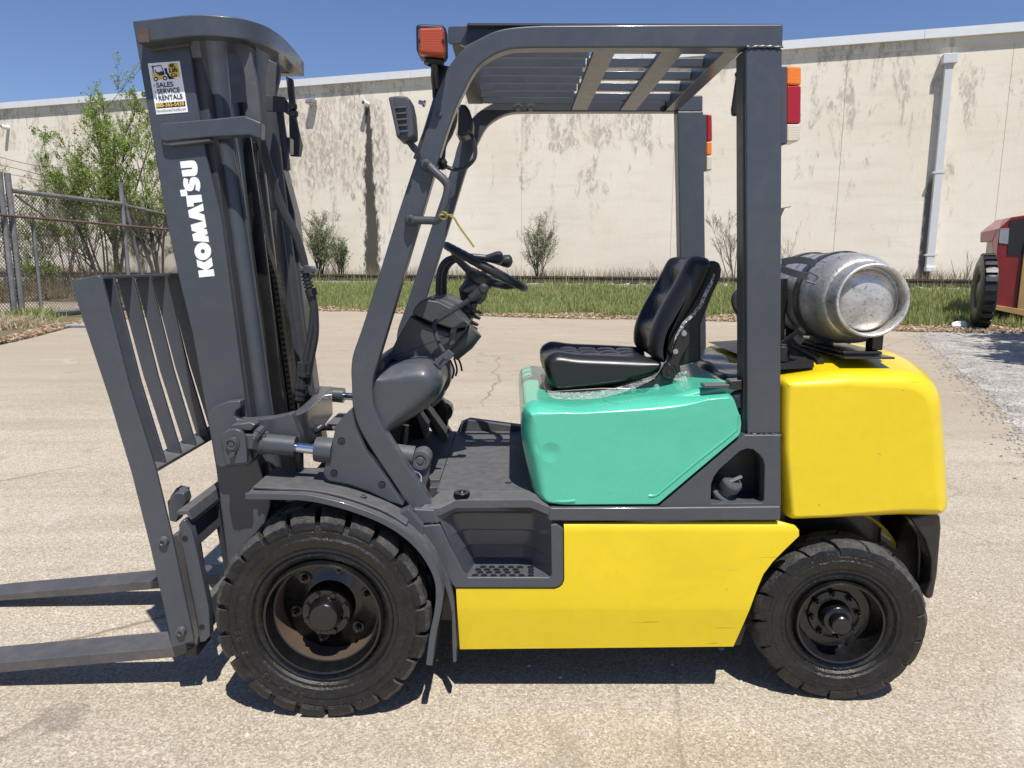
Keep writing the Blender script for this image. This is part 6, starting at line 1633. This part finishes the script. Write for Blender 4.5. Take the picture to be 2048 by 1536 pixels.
# wires below the shroud
for (a, b, c) in (((900, 720), (908, 740), (904, 757)), ((908, 716), (914, 738), (911, 752)), ((914, 712), (921, 728), (924, 742))):
    make('loose_wire', tube(cr([P(*a, .5), P(*b, .5), P(*c, .5)], 3), .004, 6), 'black_plastic', FK)
make('floor_hose', tube(cr([P(893, 716, .46), P(896, 745, .46), P(894, 768, .46), P(882, 782, .46), P(862, 792, .46)], 5), .010, 8), 'rubber_hose', FK)
# pedals
def pedal(pts, Y, w, nm='pedal'):
    o = make(nm, slab(pts, Y, w), 'black_plastic', FK, bevel=.004)
    return o
pdl = pedal([(832, 832), (840, 826), (856, 850), (854, 874), (848, 878)], .40, .07)
pedal([(850, 820), (856, 818), (892, 868), (890, 888), (882, 884)], .62, .10)
for i in range(6): make('tread_rib', slab([(858 + i * 5.5, 838 + i * 8), (862 + i * 5.5, 838 + i * 8), (865 + i * 5.5, 842 + i * 8), (861 + i * 5.5, 842 + i * 8)], .618, .104), 'black_plastic', FK, smooth=0)
make('pedal_arm', tube([P(800, 830, .45), P(840, 835, .45)], .012, 8), 'black_paint', FK)
make('pedal_arm', tube([P(812, 850, .45), P(808, 880, .45), P(806, 900, .45)], .013, 8), 'black_paint', FK)
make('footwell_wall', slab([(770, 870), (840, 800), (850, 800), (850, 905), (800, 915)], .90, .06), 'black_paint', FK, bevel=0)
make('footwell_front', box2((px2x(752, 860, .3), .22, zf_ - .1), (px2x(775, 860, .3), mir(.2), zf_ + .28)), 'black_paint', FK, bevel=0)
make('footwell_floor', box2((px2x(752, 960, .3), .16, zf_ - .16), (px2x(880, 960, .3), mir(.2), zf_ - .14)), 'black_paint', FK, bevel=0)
# rear ends of the tilt cylinders above the floor
def pivot(near):
    Y = .20 if near else 1.0
    f = (lambda x, y: P(x, y, .20)) if near else (lambda x, y: Vector((P(x, y, .20).x - .0, 1.0, P(x, y, .20).z)))
    c = f(841, 920)
    b = make('cylinder_pivot', lathe([(-.012, 0), (-.012, .010), (-.006, .012), (-.006, .018), (-.010, .020), (-.010, .032), (.0, .035), (.06, .035)], c, (0, 1, 0), 28), 'grey_dusty', FK)
    make('pivot_arm', poly([f(820, 925) + Vector((0, .004, 0)), f(862, 915) + Vector((0, .004, 0)), f(856, 960) + Vector((0, .004, 0)), f(846, 992) + Vector((0, .004, 0)), f(838, 985) + Vector((0, .004, 0)), f(824, 950) + Vector((0, .004, 0))], [v + Vector((0, .04, 0)) for v in [f(820, 925), f(862, 915), f(856, 960), f(846, 992), f(838, 985), f(824, 950)]]), 'grey_dusty', b, bevel=.004)
    make('pivot_boss', tube([f(790, 905), f(828, 912)], [.03, .034], 20), 'grey_dusty', b)
    return b
pivot(True); 
c = P(886, 822, 1.0)
b = make('cylinder_pivot', lathe([(-.03, 0), (-.03, .035), (-.02, .045), (.05, .045)], c, (0, 1, 0), 26), 'black_paint', FK)
make('pivot_arm', slab([(872, 800), (886, 798), (898, 822), (893, 868), (872, 868)], .96, .07), 'black_paint', b, bevel=.01)
make('grease_pipe', tube([P(812, 930, .17), P(824, 940, .165), P(838, 946, .16), P(842, 952, .16), P(841, 974, .16)], .0045, 8), 'chrome', FK)
make('brake_block', merge(slab([(858, 975), (880, 973), (884, 985), (872, 1000), (860, 1000)], .25, .06)), 'steel_worn', FK, bevel=.004)
make('lever_clip', tube([P(886, 872, .55), P(892, 873, .55), P(893, 888, .55)], .005, 6), 'black_print', FK)
make('far_cover', slabw(xzl([(870, 1000), (880, 975), (905, 965), (1060, 985), (1062, 1000)], .1), mir(.16), mir(.1)), 'grey_dusty', FK, bevel=.003)

# ---------------------------------------------------------------- wheels
def wheel(cx, yo, Rt, w, rim_r, nl, lug, shoulder, yaw=0.0, front=True, far=False):
    c = Vector((0, 0, 0)); ax = (0, 1, 0)
    ri = rim_r
    k = Rt
    prof = [(.030, ri), (.018, ri + .012), (.014, ri + .022), (.017, ri + .030), (.009, ri + .036), (.010, ri + .046), (.005, ri + .052), (.002, ri + .070), (.000, ri + .078), (.004, ri + .086), (.003, k - shoulder - .014), (.001, k - shoulder), (.010, k - lug - .006), (.030, k - lug), (w - .03, k - lug), (w - .004, k - shoulder), (w, ri + .06), (w - .02, ri + .01), (w - .03, ri)]
    parts = []
    tyre = lathe(prof, c, ax, 96)
    lugs = []; fidx = []
    rd = random.Random(5 if front else 9)
    for side in (0, 1):
        for i in range(nl):
            a0 = 2 * math.pi * (i + .5 * side) / nl; da = 2 * math.pi / nl * (.80 if front else .90)
            if front: sec = [(.004, k - shoulder + .004), (-.003, k - shoulder + .016), (.000, k - .016), (.008, k - .004), (.020, k), (w * .47, k + .001), (w * .47, k - lug - .004), (.030, k - lug - .004)]
            else: sec = [(.004, k - shoulder + .002), (.000, k - shoulder + .012), (.006, k - .014), (.022, k - .003), (.040, k), (w * .48, k + .002), (w * .48, k - lug - .004), (.030, k - lug - .004)]
            V = []; F = []; m = 6; n = len(sec); jr = rd.uniform(-.004, .002) - (.007 if rd.random() < .15 else 0)
            for q in range(m + 1):
                a = a0 - da / 2 + da * q / m + rd.uniform(-.003, .003) + (0 if front else 0)
                e = 1.0 if 0 < q < m else .0
                for (y, r) in sec:
                    aa = a + (y / w) * (.12 if front else .30)
                    rr = r + (0 if e else -.002) + jr + rd.uniform(-.0022, .0018); yy = y if side == 0 else w - y
                    V.append(Vector((math.cos(aa) * rr, yy, math.sin(aa) * rr)))
            for q in range(m):
                for s_ in range(n):
                    t = (s_ + 1) % n; F.append([q * n + s_, q * n + t, (q + 1) * n + t, (q + 1) * n + s_])
            F.append(list(range(n))); F.append([m * n + s_ for s_ in range(n)][::-1]); lugs.append((V, F)); fidx.extend([0 if (s_ <= 1 or s_ == n - 1) else 1 for q in range(m) for s_ in range(n)] + [1, 1])
    M = Matrix.Translation((cx, yo, Rt - .003))
    if yaw: M = Matrix.Translation((cx, yo + w / 2, Rt - .003)) @ Matrix.Rotation(yaw, 4, 'Z') @ Matrix.Translation((0, -w / 2, 0))
    if far: M = Matrix.Translation((cx, yo, Rt - .003)) @ Matrix.Scale(-1, 4, (0, 1, 0)) 
    wh_ = make('wheel', xf(tyre, M), 'tyre_rubber', FK, smooth=28)
    make('tread', xf(merge(*lugs), M), None, wh_, smooth=30, mats=['tyre_rubber', 'tread_rubber'], faceidx=fidx)
    if front:
        rp = [(.030, ri), (.012, ri - .001), (.004, ri - .006), (.006, ri - .012), (.016, ri - .015), (.030, ri - .020), (.050, ri - .024), (.052, ri - .028)]
        make('rim', xf(lathe(rp, c, ax, 72), M), 'rim_black', wh_, smooth=40)
        make('rim_well', xf(lathe([(.050, ri - .026), (.135, ri - .030), (.140, ri - .05)], c, ax, 72), M), 'rim_dust', wh_, smooth=40)
        make('wheel_disc', xf(lathe([(.134, ri - .028), (.134, .11), (.12, .09), (.12, 0)], c, ax, 60), M), 'rim_black', wh_, smooth=40)
        hub = [(.12, .085), (.062, .083), (.056, .078), (.056, .058), (.050, .054), (.025, .050), (.018, .044), (.016, .0)]
        h_ = make('hub', xf(lathe(hub, c, ax, 40), M), 'rim_black', wh_, smooth=40)
        for i in range(8):
            a = 2 * math.pi * (i + .5) / 8; p = Vector((math.cos(a) * .068, .056, math.sin(a) * .068))
            make('bolt', xf(tube([p, p - Vector((0, .010, 0))], [.0095, .009], 6), M), 'rim_black', wh_, smooth=20)
        for i in range(6):
            a = 2 * math.pi * (i + .25) / 6; p = Vector((math.cos(a) * .125, .134, math.sin(a) * .125))
            make('lug_nut', xf(merge(tube([p, p - Vector((0, .022, 0))], [.013, .011], 6), tube([p, p - Vector((0, .035, 0))], [.007, .006], 8), tube([p, p - Vector((0, .006, 0))], [.022, .020], 16)), M), 'rim_black', wh_, smooth=20)
    else:
        rp = [(.028, ri), (.012, ri), (.006, ri - .004), (.008, ri - .010), (.020, ri - .013), (.045, ri - .016), (.075, ri - .022), (.085, ri - .03)]
        make('rim', xf(lathe(rp, c, ax, 72), M), 'rim_black', wh_, smooth=40)
        make('wheel_disc', xf(lathe([(.082, ri - .026), (.084, .090), (.078, .085), (.074, .060), (.074, .04)], c, ax, 60), M), 'rim_black', wh_, smooth=40)
        make('hub', xf(lathe([(.08, .058), (.05, .050), (.030, .048), (.026, .044), (.024, .036), (.012, .034), (-.006, .032), (-.010, .028), (-.010, .0)], c, ax, 40), M), 'rim_black', wh_, smooth=35)
        for i in range(8):
            a = 2 * math.pi * (i + .2) / 8; p = Vector((math.cos(a) * .078, .078, math.sin(a) * .078))
            make('lug_nut', xf(merge(tube([p, p - Vector((0, .016, 0))], [.012, .010], 6), tube([p, p - Vector((0, .030, 0))], [.006, .005], 8)), M), 'rim_black', wh_, smooth=20)
    return wh_, M, ri
FWX = -.612; RWX = 1.128
w1, M1, ri1 = wheel(FWX, 0.0, .352, .225, .196, 22, .026, .052)
wheel(FWX, mir(0.0), .352, .225, .196, 22, .026, .052, far=True)
w2, M2, ri2 = wheel(RWX, .105, .288, .165, .148, 17, .020, .048, yaw=R(-6), front=False)
wheel(RWX, mir(.105), .288, .165, .148, 17, .020, .048, front=False, far=True)
# raised size lettering on the tyre sides
def arc_text(body, M, r, a0, step, size, y, par):
    g = []
    for i, ch in enumerate(body):
        if ch == ' ': continue
        a = a0 - step * i
        u_ = Vector((math.sin(a), 0, -math.cos(a))); v_ = Vector((math.cos(a), 0, math.sin(a)))
        t = text_geo(ch, size, v_ * r + Vector((0, y, 0)), u_, v_, None, bold=.01)
        V = [M @ v for v in t[0]]; V2 = [v + M.to_3x3() @ Vector((0, .0018, 0)) for v in V]
        n = len(V); g.append((V + V2, [f for f in t[1]]))
    make('raised_lettering', merge(*g), 'tread_rubber', par, smooth=0)
arc_text('28x9-15', M1, .262, R(255), .085, .026, -.0022, w1)
arc_text('7.00', M1, .268, R(205), .09, .026, -.0015, w1)
make('front_axle', tube([Vector((FWX, .2, .35)), Vector((FWX, 1.02, .35))], .11, 20), 'black_paint', FK)
make('mast_foot', slab([(500, 1150), (560, 1150), (600, 1230), (560, 1300), (500, 1270)], .30, .62), 'black_paint', FK, bevel=0)
